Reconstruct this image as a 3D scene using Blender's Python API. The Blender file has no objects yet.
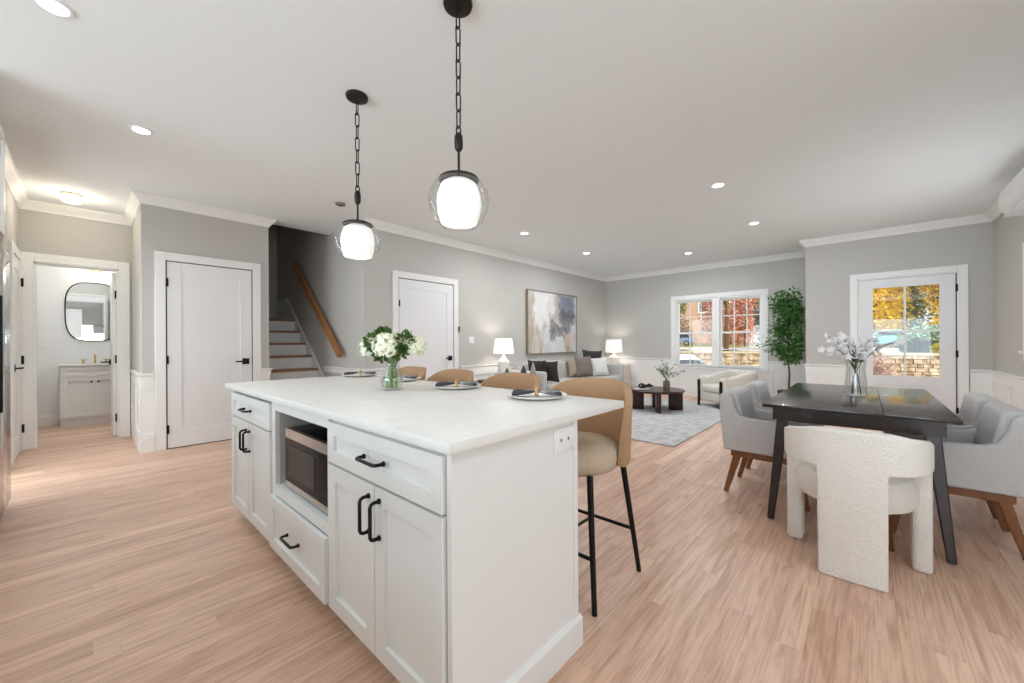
import bpy, bmesh, math, random
from mathutils import Vector, Matrix
SC = bpy.context.scene
COL = SC.collection
PI = math.pi
R_ = math.radians
CZ = 2.775          # ceiling height

# ------------------------------------------------------------------ camera
cam_d = bpy.data.cameras.new('camera'); cam = bpy.data.objects.new('camera', cam_d); COL.objects.link(cam)
cam_d.sensor_width = 36; cam_d.lens = 388.5 / 1024 * 36; cam_d.shift_y = 2.1 / 1024
cam_d.clip_start = .05; cam_d.clip_end = 400
cam.matrix_world = Matrix.Translation((0, 0, 1.15)) @ Matrix.Rotation(R_(42.38), 4, 'Z') @ Matrix.Rotation(R_(90), 4, 'X') @ Matrix.Rotation(-.00555, 4, 'Z')
SC.camera = cam
SC.view_settings.view_transform = 'Standard'
try: SC.view_settings.look = 'None'
except Exception: pass
SC.view_settings.gamma = 1; SC.view_settings.use_curve_mapping = False
SC.view_settings.exposure = 0.12
SC.cycles.max_bounces = 10; SC.cycles.diffuse_bounces = 6; SC.cycles.transparent_max_bounces = 16
SC.cycles.transmission_bounces = 8
SC.cycles.caustics_reflective = False; SC.cycles.caustics_refractive = False
SC.cycles.sample_clamp_indirect = 6

# ------------------------------------------------------------------ world, sun, daylight and fill
w = bpy.data.worlds.new('sky'); SC.world = w; w.use_nodes = True
bg = w.node_tree.nodes['Background']; bg.inputs[0].default_value = (.84, .92, 1, 1); bg.inputs[1].default_value = 1.2
def lamp(name, typ, loc, energy, color=(1, 1, 1), rot=None, **k):
    d = bpy.data.lights.new(name, typ); o = bpy.data.objects.new(name, d); COL.objects.link(o)
    o.location = loc; d.energy = energy; d.color = color
    if rot is not None: o.rotation_euler = rot
    for a, b in k.items(): setattr(d, a, b)
    return o
sun = lamp('sun', 'SUN', (20, -10, 30), 5.0, (1, .95, .86), angle=.01)
sun.rotation_euler = Vector((-.60, .50, -.62)).to_track_quat('-Z', 'Y').to_euler()
# added fill panels behind the camera, plus daylight through the side window
lamp('rear_bounce_fill', 'AREA', (-1.3, -4.9, 1.30), 310, (.70, .875, 1), (R_(140), 0, 0), shape='RECTANGLE', size=6.0, size_y=2.3)  # no patio built; unseen panel added to brighten ceiling and room
lamp('side_window_daylight', 'AREA', (1.27, 5.5, 1.55), 18, (.75, .9, 1), (R_(118), 0, R_(90)), shape='RECTANGLE', size=1.9, size_y=1.0)
lamp('kitchen_side_fill', 'AREA', (3.9, .9, 1.55), 68, (.75, .89, 1), (R_(105), 0, R_(90)), shape='RECTANGLE', size=2.4, size_y=1.6)  # wall has no window; unseen panel added to light the closet side
lamp('hall_side_daylight', 'AREA', (-5.27, -.53, 1.15), 18, (.88, .95, 1), (R_(80), 0, 0), shape='RECTANGLE', size=.85, size_y=2.0)

# ------------------------------------------------------------------ materials
def sr(r, g, b):
    f = lambda c: ((c / 255 + .055) / 1.055) ** 2.4 if c > 10 else c / 255 / 12.92
    return (f(r), f(g), f(b), 1)
MATS = {}
def mat(name, c, rough=.5, metal=0, noise=0, nscale=20, bump=0, bscale=60, trans=0, emit=None, estr=0, spec=None, coat=0, kind='noise', stretch=None):
    if name in MATS: return MATS[name]
    m = bpy.data.materials.new(name); m.use_nodes = True; nt = m.node_tree; b = nt.nodes['Principled BSDF']
    b.inputs['Base Color'].default_value = c; b.inputs['Roughness'].default_value = rough; b.inputs['Metallic'].default_value = metal
    if spec is not None: b.inputs['Specular IOR Level'].default_value = spec
    if coat: b.inputs['Coat Weight'].default_value = coat
    if trans: b.inputs['Transmission Weight'].default_value = trans
    if emit: b.inputs['Emission Color'].default_value = emit; b.inputs['Emission Strength'].default_value = estr
    tc = nt.nodes.new('ShaderNodeTexCoord'); mp = nt.nodes.new('ShaderNodeMapping'); nt.links.new(tc.outputs['Object'], mp.inputs[0])
    if stretch: mp.inputs['Scale'].default_value = stretch
    n = nt.nodes.new('ShaderNodeTexNoise'); n.inputs['Scale'].default_value = nscale; n.inputs['Detail'].default_value = 4
    nt.links.new(mp.outputs[0], n.inputs['Vector'])
    mx = nt.nodes.new('ShaderNodeMix'); mx.data_type = 'RGBA'
    k = max(noise, .015)
    mx.inputs[6].default_value = (c[0] * (1 - k), c[1] * (1 - k), c[2] * (1 - k), 1)
    mx.inputs[7].default_value = (min(1, c[0] * (1 + k)), min(1, c[1] * (1 + k)), min(1, c[2] * (1 + k)), 1)
    nt.links.new(n.outputs['Fac'], mx.inputs[0]); nt.links.new(mx.outputs[2], b.inputs['Base Color'])
    if bump:
        if kind == 'voronoi':
            t = nt.nodes.new('ShaderNodeTexVoronoi'); o = t.outputs['Distance']
        else:
            t = nt.nodes.new('ShaderNodeTexNoise'); o = t.outputs['Fac']
        t.inputs['Scale'].default_value = bscale; nt.links.new(mp.outputs[0], t.inputs['Vector'])
        bp = nt.nodes.new('ShaderNodeBump'); bp.inputs['Strength'].default_value = bump; bp.inputs['Distance'].default_value = .004
        nt.links.new(o, bp.inputs['Height']); nt.links.new(bp.outputs[0], b.inputs['Normal'])
    MATS[name] = m; return m
def glass_thin(name, tint=(.95, .97, .97, 1), gl=.06, edge=.5):
    m = bpy.data.materials.new(name); m.use_nodes = True; nt = m.node_tree; nt.nodes.remove(nt.nodes['Principled BSDF'])
    out = nt.nodes['Material Output']; t = nt.nodes.new('ShaderNodeBsdfTransparent'); t.inputs[0].default_value = tint
    g = nt.nodes.new('ShaderNodeBsdfGlossy'); g.inputs['Roughness'].default_value = .02
    lw = nt.nodes.new('ShaderNodeLayerWeight'); lw.inputs[0].default_value = .25
    mr = nt.nodes.new('ShaderNodeMapRange'); mr.inputs[3].default_value = gl; mr.inputs[4].default_value = edge
    mx = nt.nodes.new('ShaderNodeMixShader')
    nt.links.new(lw.outputs['Facing'], mr.inputs[0]); nt.links.new(mr.outputs[0], mx.inputs[0])
    nt.links.new(t.outputs[0], mx.inputs[1]); nt.links.new(g.outputs[0], mx.inputs[2]); nt.links.new(mx.outputs[0], out.inputs[0])
    MATS[name] = m; return m
def emis(name, c, s):
    m = bpy.data.materials.new(name); m.use_nodes = True; b = m.node_tree.nodes['Principled BSDF']
    b.inputs['Base Color'].default_value = (.9, .9, .9, 1); b.inputs['Emission Color'].default_value = c; b.inputs['Emission Strength'].default_value = s
    MATS[name] = m; return m
def ramp_mat(name, cols, scale=8, rough=.7, detail=6, bump=0, stretch=None, dist=0):
    m = bpy.data.materials.new(name); m.use_nodes = True; nt = m.node_tree; b = nt.nodes['Principled BSDF']; b.inputs['Roughness'].default_value = rough
    tc = nt.nodes.new('ShaderNodeTexCoord'); mp = nt.nodes.new('ShaderNodeMapping'); nt.links.new(tc.outputs['Object'], mp.inputs[0])
    if stretch: mp.inputs['Scale'].default_value = stretch
    n = nt.nodes.new('ShaderNodeTexNoise'); n.inputs['Scale'].default_value = scale; n.inputs['Detail'].default_value = detail; n.inputs['Distortion'].default_value = dist
    nt.links.new(mp.outputs[0], n.inputs['Vector'])
    r = nt.nodes.new('ShaderNodeValToRGB'); els = r.color_ramp.elements
    while len(els) > 1: els.remove(els[-1])
    for i, (p, c) in enumerate(cols):
        e = els[0] if i == 0 else els.new(p)
        e.position = p; e.color = c
    nt.links.new(n.outputs['Fac'], r.inputs[0]); nt.links.new(r.outputs[0], b.inputs['Base Color'])
    if bump:
        bp = nt.nodes.new('ShaderNodeBump'); bp.inputs['Strength'].default_value = bump; bp.inputs['Distance'].default_value = .01
        nt.links.new(n.outputs['Fac'], bp.inputs['Height']); nt.links.new(bp.outputs[0], b.inputs['Normal'])
    MATS[name] = m; return m

def floor_mat():
    m = bpy.data.materials.new('oak_planks'); m.use_nodes = True; nt = m.node_tree; b = nt.nodes['Principled BSDF']
    L = nt.links.new; N = nt.nodes.new
    def M(op, a, b_=None, c=None):
        n = N('ShaderNodeMath'); n.operation = op
        for i, v in enumerate((a, b_, c)):
            if v is None: continue
            if isinstance(v, (int, float)): n.inputs[i].default_value = v
            else: L(v, n.inputs[i])
        return n.outputs[0]
    tc = N('ShaderNodeTexCoord'); sx = N('ShaderNodeSeparateXYZ'); L(tc.outputs['Object'], sx.inputs[0]); X, Y = sx.outputs[0], sx.outputs[1]
    W_, PL = .089, 1.25
    u = M('DIVIDE', X, W_); row = M('FLOOR', u)
    wn = N('ShaderNodeTexWhiteNoise'); wn.noise_dimensions = '1D'; L(row, wn.inputs['W'])
    v = M('ADD', M('DIVIDE', Y, PL), M('MULTIPLY', wn.outputs['Value'], 17.3)); col = M('FLOOR', v)
    cb = N('ShaderNodeCombineXYZ'); L(row, cb.inputs[0]); L(col, cb.inputs[1])
    w2 = N('ShaderNodeTexWhiteNoise'); w2.noise_dimensions = '2D'; L(cb.outputs[0], w2.inputs['Vector'])
    rp = N('ShaderNodeValToRGB'); E_ = rp.color_ramp.elements; E_[0].position = 0; E_[0].color = sr(212, 173, 150); E_[1].position = 1; E_[1].color = sr(244, 214, 188)
    for p_, c_ in ((.3, sr(220, 183, 160)), (.85, sr(229, 194, 171)), (.95, sr(236, 203, 178))): q = E_.new(p_); q.color = c_
    L(w2.outputs['Value'], rp.inputs[0])
    off = N('ShaderNodeVectorMath'); off.operation = 'SCALE'; L(w2.outputs['Color'], off.inputs[0]); off.inputs['Scale'].default_value = 37
    def grain(sx_, sy_, dist, det):
        m2 = N('ShaderNodeMapping'); m2.inputs['Scale'].default_value = (sx_, sy_, 1); L(tc.outputs['Object'], m2.inputs[0])
        ad = N('ShaderNodeVectorMath'); L(m2.outputs[0], ad.inputs[0]); L(off.outputs[0], ad.inputs[1])
        n = N('ShaderNodeTexNoise'); n.inputs['Scale'].default_value = 1; n.inputs['Detail'].default_value = det; n.inputs['Distortion'].default_value = dist; L(ad.outputs[0], n.inputs['Vector']); return n.outputs['Fac']
    g1, g2 = grain(15, 1.5, 2.2, 5), grain(120, 2.4, .4, 3)
    def ramp(f, p0, c0, p1):
        q = N('ShaderNodeValToRGB'); q.color_ramp.elements[0].position = p0; q.color_ramp.elements[0].color = c0; q.color_ramp.elements[1].position = p1; q.color_ramp.elements[1].color = (1, 1, 1, 1); L(f, q.inputs[0]); return q.outputs[0]
    c = rp.outputs[0]
    for f, amt in ((ramp(g1, .33, (.70, .62, .56, 1), .56), .75), (ramp(g2, .36, (.66, .58, .52, 1), .52), .45)):
        mu = N('ShaderNodeMix'); mu.data_type = 'RGBA'; mu.blend_type = 'MULTIPLY'; mu.inputs[0].default_value = amt; L(c, mu.inputs[6]); L(f, mu.inputs[7]); c = mu.outputs[2]
    # thin tight seams
    fu, fv = M('FRACT', u), M('FRACT', v)
    eu = M('MINIMUM', fu, M('SUBTRACT', 1, fu)); ev = M('MULTIPLY', M('MINIMUM', fv, M('SUBTRACT', 1, fv)), PL / W_)
    e = M('MINIMUM', eu, ev); mr = N('ShaderNodeMapRange'); mr.inputs[1].default_value = .004; mr.inputs[2].default_value = .016; mr.inputs[3].default_value = .78; mr.inputs[4].default_value = 1; L(e, mr.inputs[0])
    sc = N('ShaderNodeVectorMath'); sc.operation = 'SCALE'; L(c, sc.inputs[0]); L(mr.outputs[0], sc.inputs['Scale'])
    L(sc.outputs[0], b.inputs['Base Color']); b.inputs['Roughness'].default_value = .36; b.inputs['Specular IOR Level'].default_value = .5
    bp = N('ShaderNodeBump'); bp.inputs['Strength'].default_value = .10; bp.inputs['Distance'].default_value = .002; L(g2, bp.inputs['Height']); L(bp.outputs[0], b.inputs['Normal'])
    return m

M_floor = floor_mat()
M_wall = mat('wall_paint_greige', sr(195, 193, 188), .75, bump=.05, bscale=150)
M_ceil = mat('ceiling_paint', sr(236, 240, 240), .85, bump=.04, bscale=120)
M_trim = mat('white_trim_paint', sr(240, 240, 238), .4)
M_door = mat('white_door_paint', sr(236, 237, 238), .42)
M_cab = mat('white_cabinet_paint', sr(231, 231, 229), .38)
M_black = mat('matte_black_metal', sr(22, 21, 21), .42, metal=.5)
M_bronze = mat('dark_bronze_metal', sr(45, 38, 33), .45, metal=.6)
M_bathwall = mat('bathroom_white_paint', sr(240, 240, 238), .7)
M_quartz = ramp_mat('white_quartz', [(0, sr(222, 220, 216)), (.5, sr(230, 228, 224)), (1, sr(214, 211, 206))], 14, .42)
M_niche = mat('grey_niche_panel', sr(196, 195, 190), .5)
M_steel = mat('brushed_steel', sr(190, 190, 188), .22, metal=1, noise=.05, nscale=6, stretch=(1, 1, 60))
M_fridge = mat('stainless_fridge', sr(170, 168, 165), .12, metal=1)
M_blackglass = mat('black_oven_glass', sr(8, 7, 7), .12, spec=.06)
M_tan = mat('tan_stool_fabric', sr(178, 142, 108), .9, noise=.1, nscale=60, bump=.3, bscale=260)
M_beigeseat = mat('beige_seat_fabric', sr(196, 178, 156), .95, noise=.2, nscale=120, bump=.5, bscale=300)
M_greyfab = mat('light_grey_linen', sr(196, 194, 193), .95, noise=.12, nscale=110, bump=.4, bscale=350)
M_boucle = mat('white_boucle', sr(236, 232, 225), .98, noise=.05, nscale=90, bump=1, bscale=150, kind='voronoi')
M_cream = mat('cream_upholstery', sr(226, 221, 212), .95, noise=.05, nscale=80, bump=.3, bscale=300)
M_walnut = ramp_mat('walnut_legs', [(0, sr(92, 56, 30)), (.5, sr(126, 80, 46)), (1, sr(148, 98, 58))], 5, .4, stretch=(8, 8, 1))
M_espresso = ramp_mat('espresso_table_wood', [(0, sr(32, 23, 20)), (1, sr(50, 36, 32))], 4, .24, stretch=(12, 1, 12))
M_mahog = ramp_mat('dark_mahogany', [(0, sr(38, 16, 14)), (1, sr(64, 28, 24))], 5, .3, stretch=(1, 1, 4))
M_rail = ramp_mat('oak_handrail', [(0, sr(140, 92, 52)), (1, sr(172, 118, 70))], 6, .4, stretch=(1, 8, 8))
M_tread = ramp_mat('oak_stair_tread', [(0, sr(138, 96, 70)), (1, sr(168, 122, 92))], 6, .4, stretch=(8, 1, 8))
M_winglass = glass_thin('window_glass', (.97, .98, .98, 1), .03, .35)
M_globe = glass_thin('clear_globe_glass', (.97, .98, .98, 1), .03, .55)
M_vase = glass_thin('clear_vase_glass', (.96, .975, .97, 1), .04, .6)
M_shade = emis('glowing_pendant_shade', (1, .95, .88, 1), .42)
M_lampshade = emis('lit_linen_shade', (1, .95, .90, 1), .45)
M_down = emis('downlight_lens', (1, .97, .92, 1), 12)
M_mirror = mat('mirror_silver', (.92, .93, .93, 1), .01, metal=1)
M_brass = mat('brushed_brass', sr(205, 170, 105), .3, metal=1)
M_ceramic = mat('white_ceramic', sr(236, 233, 228), .3)
M_plastic = mat('white_plastic', sr(238, 238, 236), .35)
M_green = ramp_mat('ficus_leaf', [(0, sr(30, 62, 28)), (.45, sr(58, 106, 46)), (.6, sr(96, 148, 70)), (1, sr(150, 186, 120))], 9, .45)
M_hyleaf = ramp_mat('hydrangea_leaf', [(0, sr(34, 62, 20)), (1, sr(82, 118, 42))], 14, .5)
M_hyd = ramp_mat('cream_hydrangea_petal', [(0, sr(226, 226, 178)), (.5, sr(248, 247, 226)), (1, sr(252, 251, 242))], 18, .8)
M_stem = mat('green_stem', sr(110, 140, 50), .5)
M_euc = mat('dusty_eucalyptus_leaf', sr(120, 132, 116), .7, noise=.2)
M_petal = mat('white_blossom_petal', sr(242, 238, 238), .7, noise=.06)
M_bark = ramp_mat('brown_bark', [(0, sr(62, 44, 32)), (1, sr(108, 82, 62))], 12, .9, bump=.5)

M_espresso.node_tree.nodes['Principled BSDF'].inputs['Coat Weight'].default_value = .25
# ------------------------------------------------------------------ mesh helpers
class MB:
    def __init__(s): s.bm = bmesh.new()
    def box(s, x0, x1, y0, y1, z0, z1, bev=0, seg=2, mtx=None):
        x0, x1 = sorted((x0, x1)); y0, y1 = sorted((y0, y1)); z0, z1 = sorted((z0, z1))
        b2 = bmesh.new() if bev else s.bm
        vs = [b2.verts.new(p) for p in ((x0, y0, z0), (x1, y0, z0), (x1, y1, z0), (x0, y1, z0), (x0, y0, z1), (x1, y0, z1), (x1, y1, z1), (x0, y1, z1))]
        for f in ((3, 2, 1, 0), (4, 5, 6, 7), (0, 1, 5, 4), (1, 2, 6, 5), (2, 3, 7, 6), (3, 0, 4, 7)): b2.faces.new([vs[i] for i in f])
        if bev:
            bev = min(bev, .49 * min(x1 - x0, y1 - y0, z1 - z0))
            bmesh.ops.bevel(b2, geom=b2.edges[:] + b2.verts[:], offset=bev, segments=seg, profile=.5, affect='EDGES')
            if mtx: bmesh.ops.transform(b2, matrix=mtx, verts=b2.verts)
            s.merge(b2)
        elif mtx: bmesh.ops.transform(s.bm, matrix=mtx, verts=vs)
        return s
    def merge(s, b2):
        me = bpy.data.meshes.new('tmp'); b2.to_mesh(me); b2.free(); s.bm.from_mesh(me); bpy.data.meshes.remove(me)
    def cyl(s, p0, p1, r0, r1=None, seg=16, square=False):
        p0, p1 = Vector(p0), Vector(p1); r1 = r0 if r1 is None else r1
        d = (p1 - p0).normalized(); a = Vector((0, 0, 1)) if abs(d.z) < .9 else Vector((0, 1, 0))
        if square: seg = 4; a = Vector((0, 1, 0)) if abs(d.y) < .9 else Vector((1, 0, 0))
        u = d.cross(a).normalized(); v = d.cross(u)
        ph = PI / 4 if square else 0
        A = [s.bm.verts.new(p0 + (u * math.cos(t * 2 * PI / seg + ph) + v * math.sin(t * 2 * PI / seg + ph)) * r0) for t in range(seg)]
        B = [s.bm.verts.new(p1 + (u * math.cos(t * 2 * PI / seg + ph) + v * math.sin(t * 2 * PI / seg + ph)) * r1) for t in range(seg)]
        for i in range(seg): s.bm.faces.new([A[i], A[(i + 1) % seg], B[(i + 1) % seg], B[i]])
        s.bm.faces.new(A[::-1]); s.bm.faces.new(B); return s
    def tube(s, pts, r, seg=8, r_end=None, closed=False):
        pts = [Vector(p) for p in pts]; n = len(pts); rings = []
        up = Vector((0, 0, 1)); prev = None
        for i, p in enumerate(pts):
            if closed: d = (pts[(i + 1) % n] - pts[i - 1]).normalized()
            else: d = (pts[min(i + 1, n - 1)] - pts[max(i - 1, 0)]).normalized()
            if prev is None:
                a = up if abs(d.z) < .9 else Vector((0, 1, 0)); u = d.cross(a).normalized()
            else: u = (prev - d * prev.dot(d)).normalized()
            prev = u; v = d.cross(u)
            rr = r if r_end is None else r + (r_end - r) * i / max(1, n - 1)
            rings.append([s.bm.verts.new(p + (u * math.cos(t * 2 * PI / seg) + v * math.sin(t * 2 * PI / seg)) * rr) for t in range(seg)])
        for i in range(n if closed else n - 1):
            A, B = rings[i], rings[(i + 1) % n]
            for k in range(seg): s.bm.faces.new([A[k], A[(k + 1) % seg], B[(k + 1) % seg], B[k]])
        if not closed: s.bm.faces.new(rings[0][::-1]); s.bm.faces.new(rings[-1])
        return s
    def lathe(s, prof, c=(0, 0, 0), seg=32, rib=0, sx=1, sy=1):
        rings = []
        for r, z in prof:
            if r < 1e-5: rings.append([s.bm.verts.new((c[0], c[1], c[2] + z))]); continue
            rings.append([s.bm.verts.new((c[0] + sx * (r + (rib * (t % 2) if r > .02 else 0)) * math.cos(2 * PI * t / seg), c[1] + sy * (r + (rib * (t % 2) if r > .02 else 0)) * math.sin(2 * PI * t / seg), c[2] + z)) for t in range(seg)])
        for A, B in zip(rings, rings[1:]):
            for k in range(seg):
                a = [A[k % len(A)], A[(k + 1) % len(A)]] if len(A) > 1 else [A[0]]
                b = [B[(k + 1) % len(B)], B[k % len(B)]] if len(B) > 1 else [B[0]]
                if len(a) + len(b) > 2: s.bm.faces.new(a + b)
        return s
    def prism(s, poly, axis, a0, a1):
        # poly: 2D points; axis 'x': (y,z); 'y': (x,z); 'z': (x,y)
        f = {'x': lambda p, a: (a, p[0], p[1]), 'y': lambda p, a: (p[0], a, p[1]), 'z': lambda p, a: (p[0], p[1], a)}[axis]
        A = [s.bm.verts.new(f(p, a0)) for p in poly]; B = [s.bm.verts.new(f(p, a1)) for p in poly]; n = len(poly)
        s.bm.faces.new(A); s.bm.faces.new(B[::-1])
        for i in range(n): s.bm.faces.new([A[i], B[i], B[(i + 1) % n], A[(i + 1) % n]])
        return s
    def ell(s, c, rx, ry, rz, seg=16, e=1.0):
        # superellipsoid
        def sp(v, p): return math.copysign(abs(v) ** p, v)
        rings = []
        n = seg // 2
        for i in range(1, n):
            a = -PI / 2 + PI * i / n
            rings.append([s.bm.verts.new((c[0] + rx * sp(math.cos(a), e) * sp(math.cos(2 * PI * t / seg), e), c[1] + ry * sp(math.cos(a), e) * sp(math.sin(2 * PI * t / seg), e), c[2] + rz * sp(math.sin(a), e))) for t in range(seg)])
        b = s.bm.verts.new((c[0], c[1], c[2] - rz)); t_ = s.bm.verts.new((c[0], c[1], c[2] + rz))
        for A, B in zip(rings, rings[1:]):
            for k in range(seg): s.bm.faces.new([A[k], A[(k + 1) % seg], B[(k + 1) % seg], B[k]])
        for k in range(seg):
            s.bm.faces.new([b, rings[0][(k + 1) % seg], rings[0][k]]); s.bm.faces.new([t_, rings[-1][k], rings[-1][(k + 1) % seg]])
        return s
    def sheet(s, grid):
        V = [[s.bm.verts.new(p) for p in row] for row in grid]
        for i in range(len(V) - 1):
            for j in range(len(V[0]) - 1): s.bm.faces.new([V[i][j], V[i][j + 1], V[i + 1][j + 1], V[i + 1][j]])
        return s
    def leaf(s, p, d, n, L, W):
        p, d, n = Vector(p), Vector(d).normalized(), Vector(n)
        u = d.cross(n)
        if u.length < 1e-3: u = d.orthogonal()
        u.normalize(); q = [p, p + d * L * .5 + u * W * .5, p + d * L, p + d * L * .5 - u * W * .5]
        k = u.cross(d) * W * .18
        vs = [s.bm.verts.new(q[0]), s.bm.verts.new(q[1] + k), s.bm.verts.new(q[2]), s.bm.verts.new(q[3] + k)]
        s.bm.faces.new([vs[0], vs[1], vs[2]]); s.bm.faces.new([vs[0], vs[2], vs[3]]); return s
    def build(s, name, m, parent=None, loc=(0, 0, 0), rz=0, smooth=True, bev=0, seg=2, sub=0, solid=0, recalc=True):
        if recalc: bmesh.ops.recalc_face_normals(s.bm, faces=s.bm.faces)
        me = bpy.data.meshes.new(name); s.bm.to_mesh(me); s.bm.free()
        if smooth:
            for p in me.polygons: p.use_smooth = True
            if not sub: me.set_sharp_from_angle(angle=R_(38))
        me.materials.append(m)
        o = bpy.data.objects.new(name, me); COL.objects.link(o); o.location = loc; o.rotation_euler = (0, 0, rz); o.parent = parent
        if solid:
            q = o.modifiers.new('solid', 'SOLIDIFY'); q.thickness = solid; q.offset = 0
        if bev:
            q = o.modifiers.new('bevel', 'BEVEL'); q.width = bev; q.segments = seg; q.limit_method = 'ANGLE'; q.angle_limit = R_(40)
        if sub:
            q = o.modifiers.new('sub', 'SUBSURF'); q.levels = sub; q.render_levels = sub
        return o
def thing(name, label, cat, loc=(0, 0, 0), rz=0, group=None):
    o = bpy.data.objects.new(name, None); COL.objects.link(o); o.location = loc; o.rotation_euler = (0, 0, rz); o.empty_display_size = .1
    o['label'] = label; o['category'] = cat
    if group: o['group'] = group
    return o
def tag(o, label, cat, group=None, kind=None):
    o['label'] = label; o['category'] = cat
    if group: o['group'] = group
    if kind: o['kind'] = kind
    return o
def struct(o): o['kind'] = 'structure'; return o
def sempty(name, loc=(0, 0, 0), rz=0):
    o = bpy.data.objects.new(name, None); COL.objects.link(o); o.location = loc; o.rotation_euler = (0, 0, rz); o['kind'] = 'structure'; o.empty_display_size = .1; return o
def copy_tree(o, loc=None, rz=None, label=None, parent=None):
    c = o.copy(); COL.objects.link(c); c.parent = parent
    if loc is not None: c.location = loc
    if rz is not None: c.rotation_euler = (0, 0, rz)
    if label: c['label'] = label
    for ch in list(KIDS.get(o.name, [])) or [x for x in bpy.data.objects if x.parent == o]: copy_tree(ch, parent=c)
    return c
KIDS = {}

# ------------------------------------------------------------------ setting
struct(MB().box(-9.2, 4.2, -6.2, 9.2, -.12, 0).build('floor', M_floor, smooth=False))
# ceiling, with the stairwell cut out behind the closet wall
mb = MB()
mb.box(-9.2, 4.2, -8.5, 1.5, CZ, CZ + .15); mb.box(-5.9, 2.4, 1.5, 9.2, CZ, CZ + .15)  # back part runs past the floor, added to keep sun out
mb.box(-8.4, -5.75, 1.3, 2.7, 5.0, 5.1)
struct(mb.build('ceiling', M_ceil, smooth=False))

def wall(name, p0, p1, th, m, z0=0, z1=CZ, openings=()):
    # interior lies to the left of p0->p1; the wall's thickness goes to the right
    p0, p1 = Vector((*p0, 0)), Vector((*p1, 0)); d = p1 - p0; L = d.length; rz = math.atan2(d.y, d.x)
    xs = sorted({0, L, *[a for o in openings for a in o[:2]]}); zs = sorted({z0, z1, *[a for o in openings for a in o[2:]]})
    mb = MB()
    for i in range(len(xs) - 1):
        cx = (xs[i] + xs[i + 1]) / 2
        run = None
        for j in range(len(zs) - 1):
            cz = (zs[j] + zs[j + 1]) / 2
            if any(o[0] < cx < o[1] and o[2] < cz < o[3] for o in openings):
                if run: mb.box(xs[i], xs[i + 1], -th, 0, *run); run = None
            else: run = (run[0], zs[j + 1]) if run else (zs[j], zs[j + 1])
        if run: mb.box(xs[i], xs[i + 1], -th, 0, *run)
    return struct(mb.build(name, m, loc=p0, rz=rz, smooth=False))
YD, YW, XP, XL, XB, XR = 7.80, 8.72, -4.80, -5.73, -6.92, 1.2
# window_1 opening on the far wall: x -3.10..-1.42 ; z .62..2.09
W1 = (-3.10, -1.46, .63, 2.08)
wall('wall_right', (XR, 2.3), (XR, YD), .14, M_wall, openings=[(2.13, 4.05, 1.05, 2.06)])
wall('wall_dining', (XR + .14, YD), (-.72, YD), .14, M_wall, openings=[(XR + .14 - .90, XR + .14 + .095, 0, 2.07)])
wall('wall_niche', (-.72, YD + .14), (-.72, YW), .14, M_wall)
wall('wall_window', (-.58, YW), (XP - .14, YW), .14, M_wall, openings=[(-.58 - W1[1], -.58 - W1[0], W1[2], W1[3])])
wall('wall_living', (XP, YW), (XP, 2.43), .14, M_wall)
wall('wall_stairs', (XP - .14, 2.43), (-8.3, 2.43), .12, M_wall, z1=5.0)
wall('wall_stair_end', (-8.2, 2.43), (-8.2, 1.5), .1, M_wall, z1=5.0)
wall('wall_stair_side', (-8.2, 1.5), (XL - .12, 1.5), .1, M_wall, z1=5.0)
wall('wall_stair_upper', (-5.78, 2.43), (-5.78, 1.5), .1, M_wall, z0=CZ + .16, z1=5.0)
wall('wall_closet', (XL, 1.6), (XL, .4), .12, M_wall)
wall('wall_hall_return', (XL - .12, .4), (XB - .12, .4), .1, M_wall)
wall('wall_bathroom_front', (XB, .4), (XB, -.5), .12, M_wall, openings=[(.4 - .275, .4 + .395, 0, 2.10)])
wall('wall_hall_left', (XB - .12, -.5), (-4.65, -.5), .1, M_wall, openings=[(1.34, 2.25, 0, 2.2)])
wall('wall_aisle_blocker', (-3.72, -.5), (.35, -.5), .55, M_wall, z1=.92)  # unseen stand-in for base cabinets, added to darken the aisle floor
wall('wall_fridge_side', (-4.66, -5.0), (-4.66, -.5), .1, M_wall)
wall('wall_bathroom_back', (-8.85, 1.0), (-8.85, -1.4), .1, M_bathwall)
wall('wall_bathroom_right', (XB - .12, 1.0), (-8.85, 1.0), .1, M_bathwall)
wall('wall_bathroom_left', (-8.85, -1.0), (XB - .12, -1.0), .1, M_bathwall)
wall('wall_kitchen', (4.0, -5.0), (4.0, 2.3), .12, M_wall)
wall('wall_kitchen_jog', (4.12, 2.3), (XR, 2.3), .12, M_wall)

def molding(name, path, prof, m=M_trim, closed_ends=True):
    # sweep a profile (offset into the room = left of the path, z) with mitred corners
    P = [Vector(p) for p in path]; n = len(P); rows = []
    for i in range(n):
        d0 = (P[i] - P[i - 1]).normalized() if i else None; d1 = (P[i + 1] - P[i]).normalized() if i < n - 1 else None
        n0 = Vector((-d0.y, d0.x)) if d0 else None; n1 = Vector((-d1.y, d1.x)) if d1 else None
        if n0 and n1: b = (n0 + n1) / (1 + n0.dot(n1))
        else: b = n0 or n1
        rows.append([(P[i].x + b.x * o, P[i].y + b.y * o, z) for o, z in prof])
    mb = MB(); V = [[mb.bm.verts.new(p) for p in r] for r in rows]; k = len(prof)
    for i in range(n - 1):
        for j in range(k): mb.bm.faces.new([V[i][j], V[i][(j + 1) % k], V[i + 1][(j + 1) % k], V[i + 1][j]])
    mb.bm.faces.new(V[0]); mb.bm.faces.new(V[-1][::-1])
    return struct(mb.build(name, m, smooth=False))
crown = [(0, 2.675), (.012, 2.675), (.016, 2.692), (.034, 2.715), (.054, 2.735), (.068, 2.755), (.076, 2.76), (.076, CZ), (0, CZ)]
molding('trim_1', [(XR, 2.3), (XR, YD), (-.72, YD), (-.72, YW), (XP, YW), (XP, 2.44)], crown)
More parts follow.
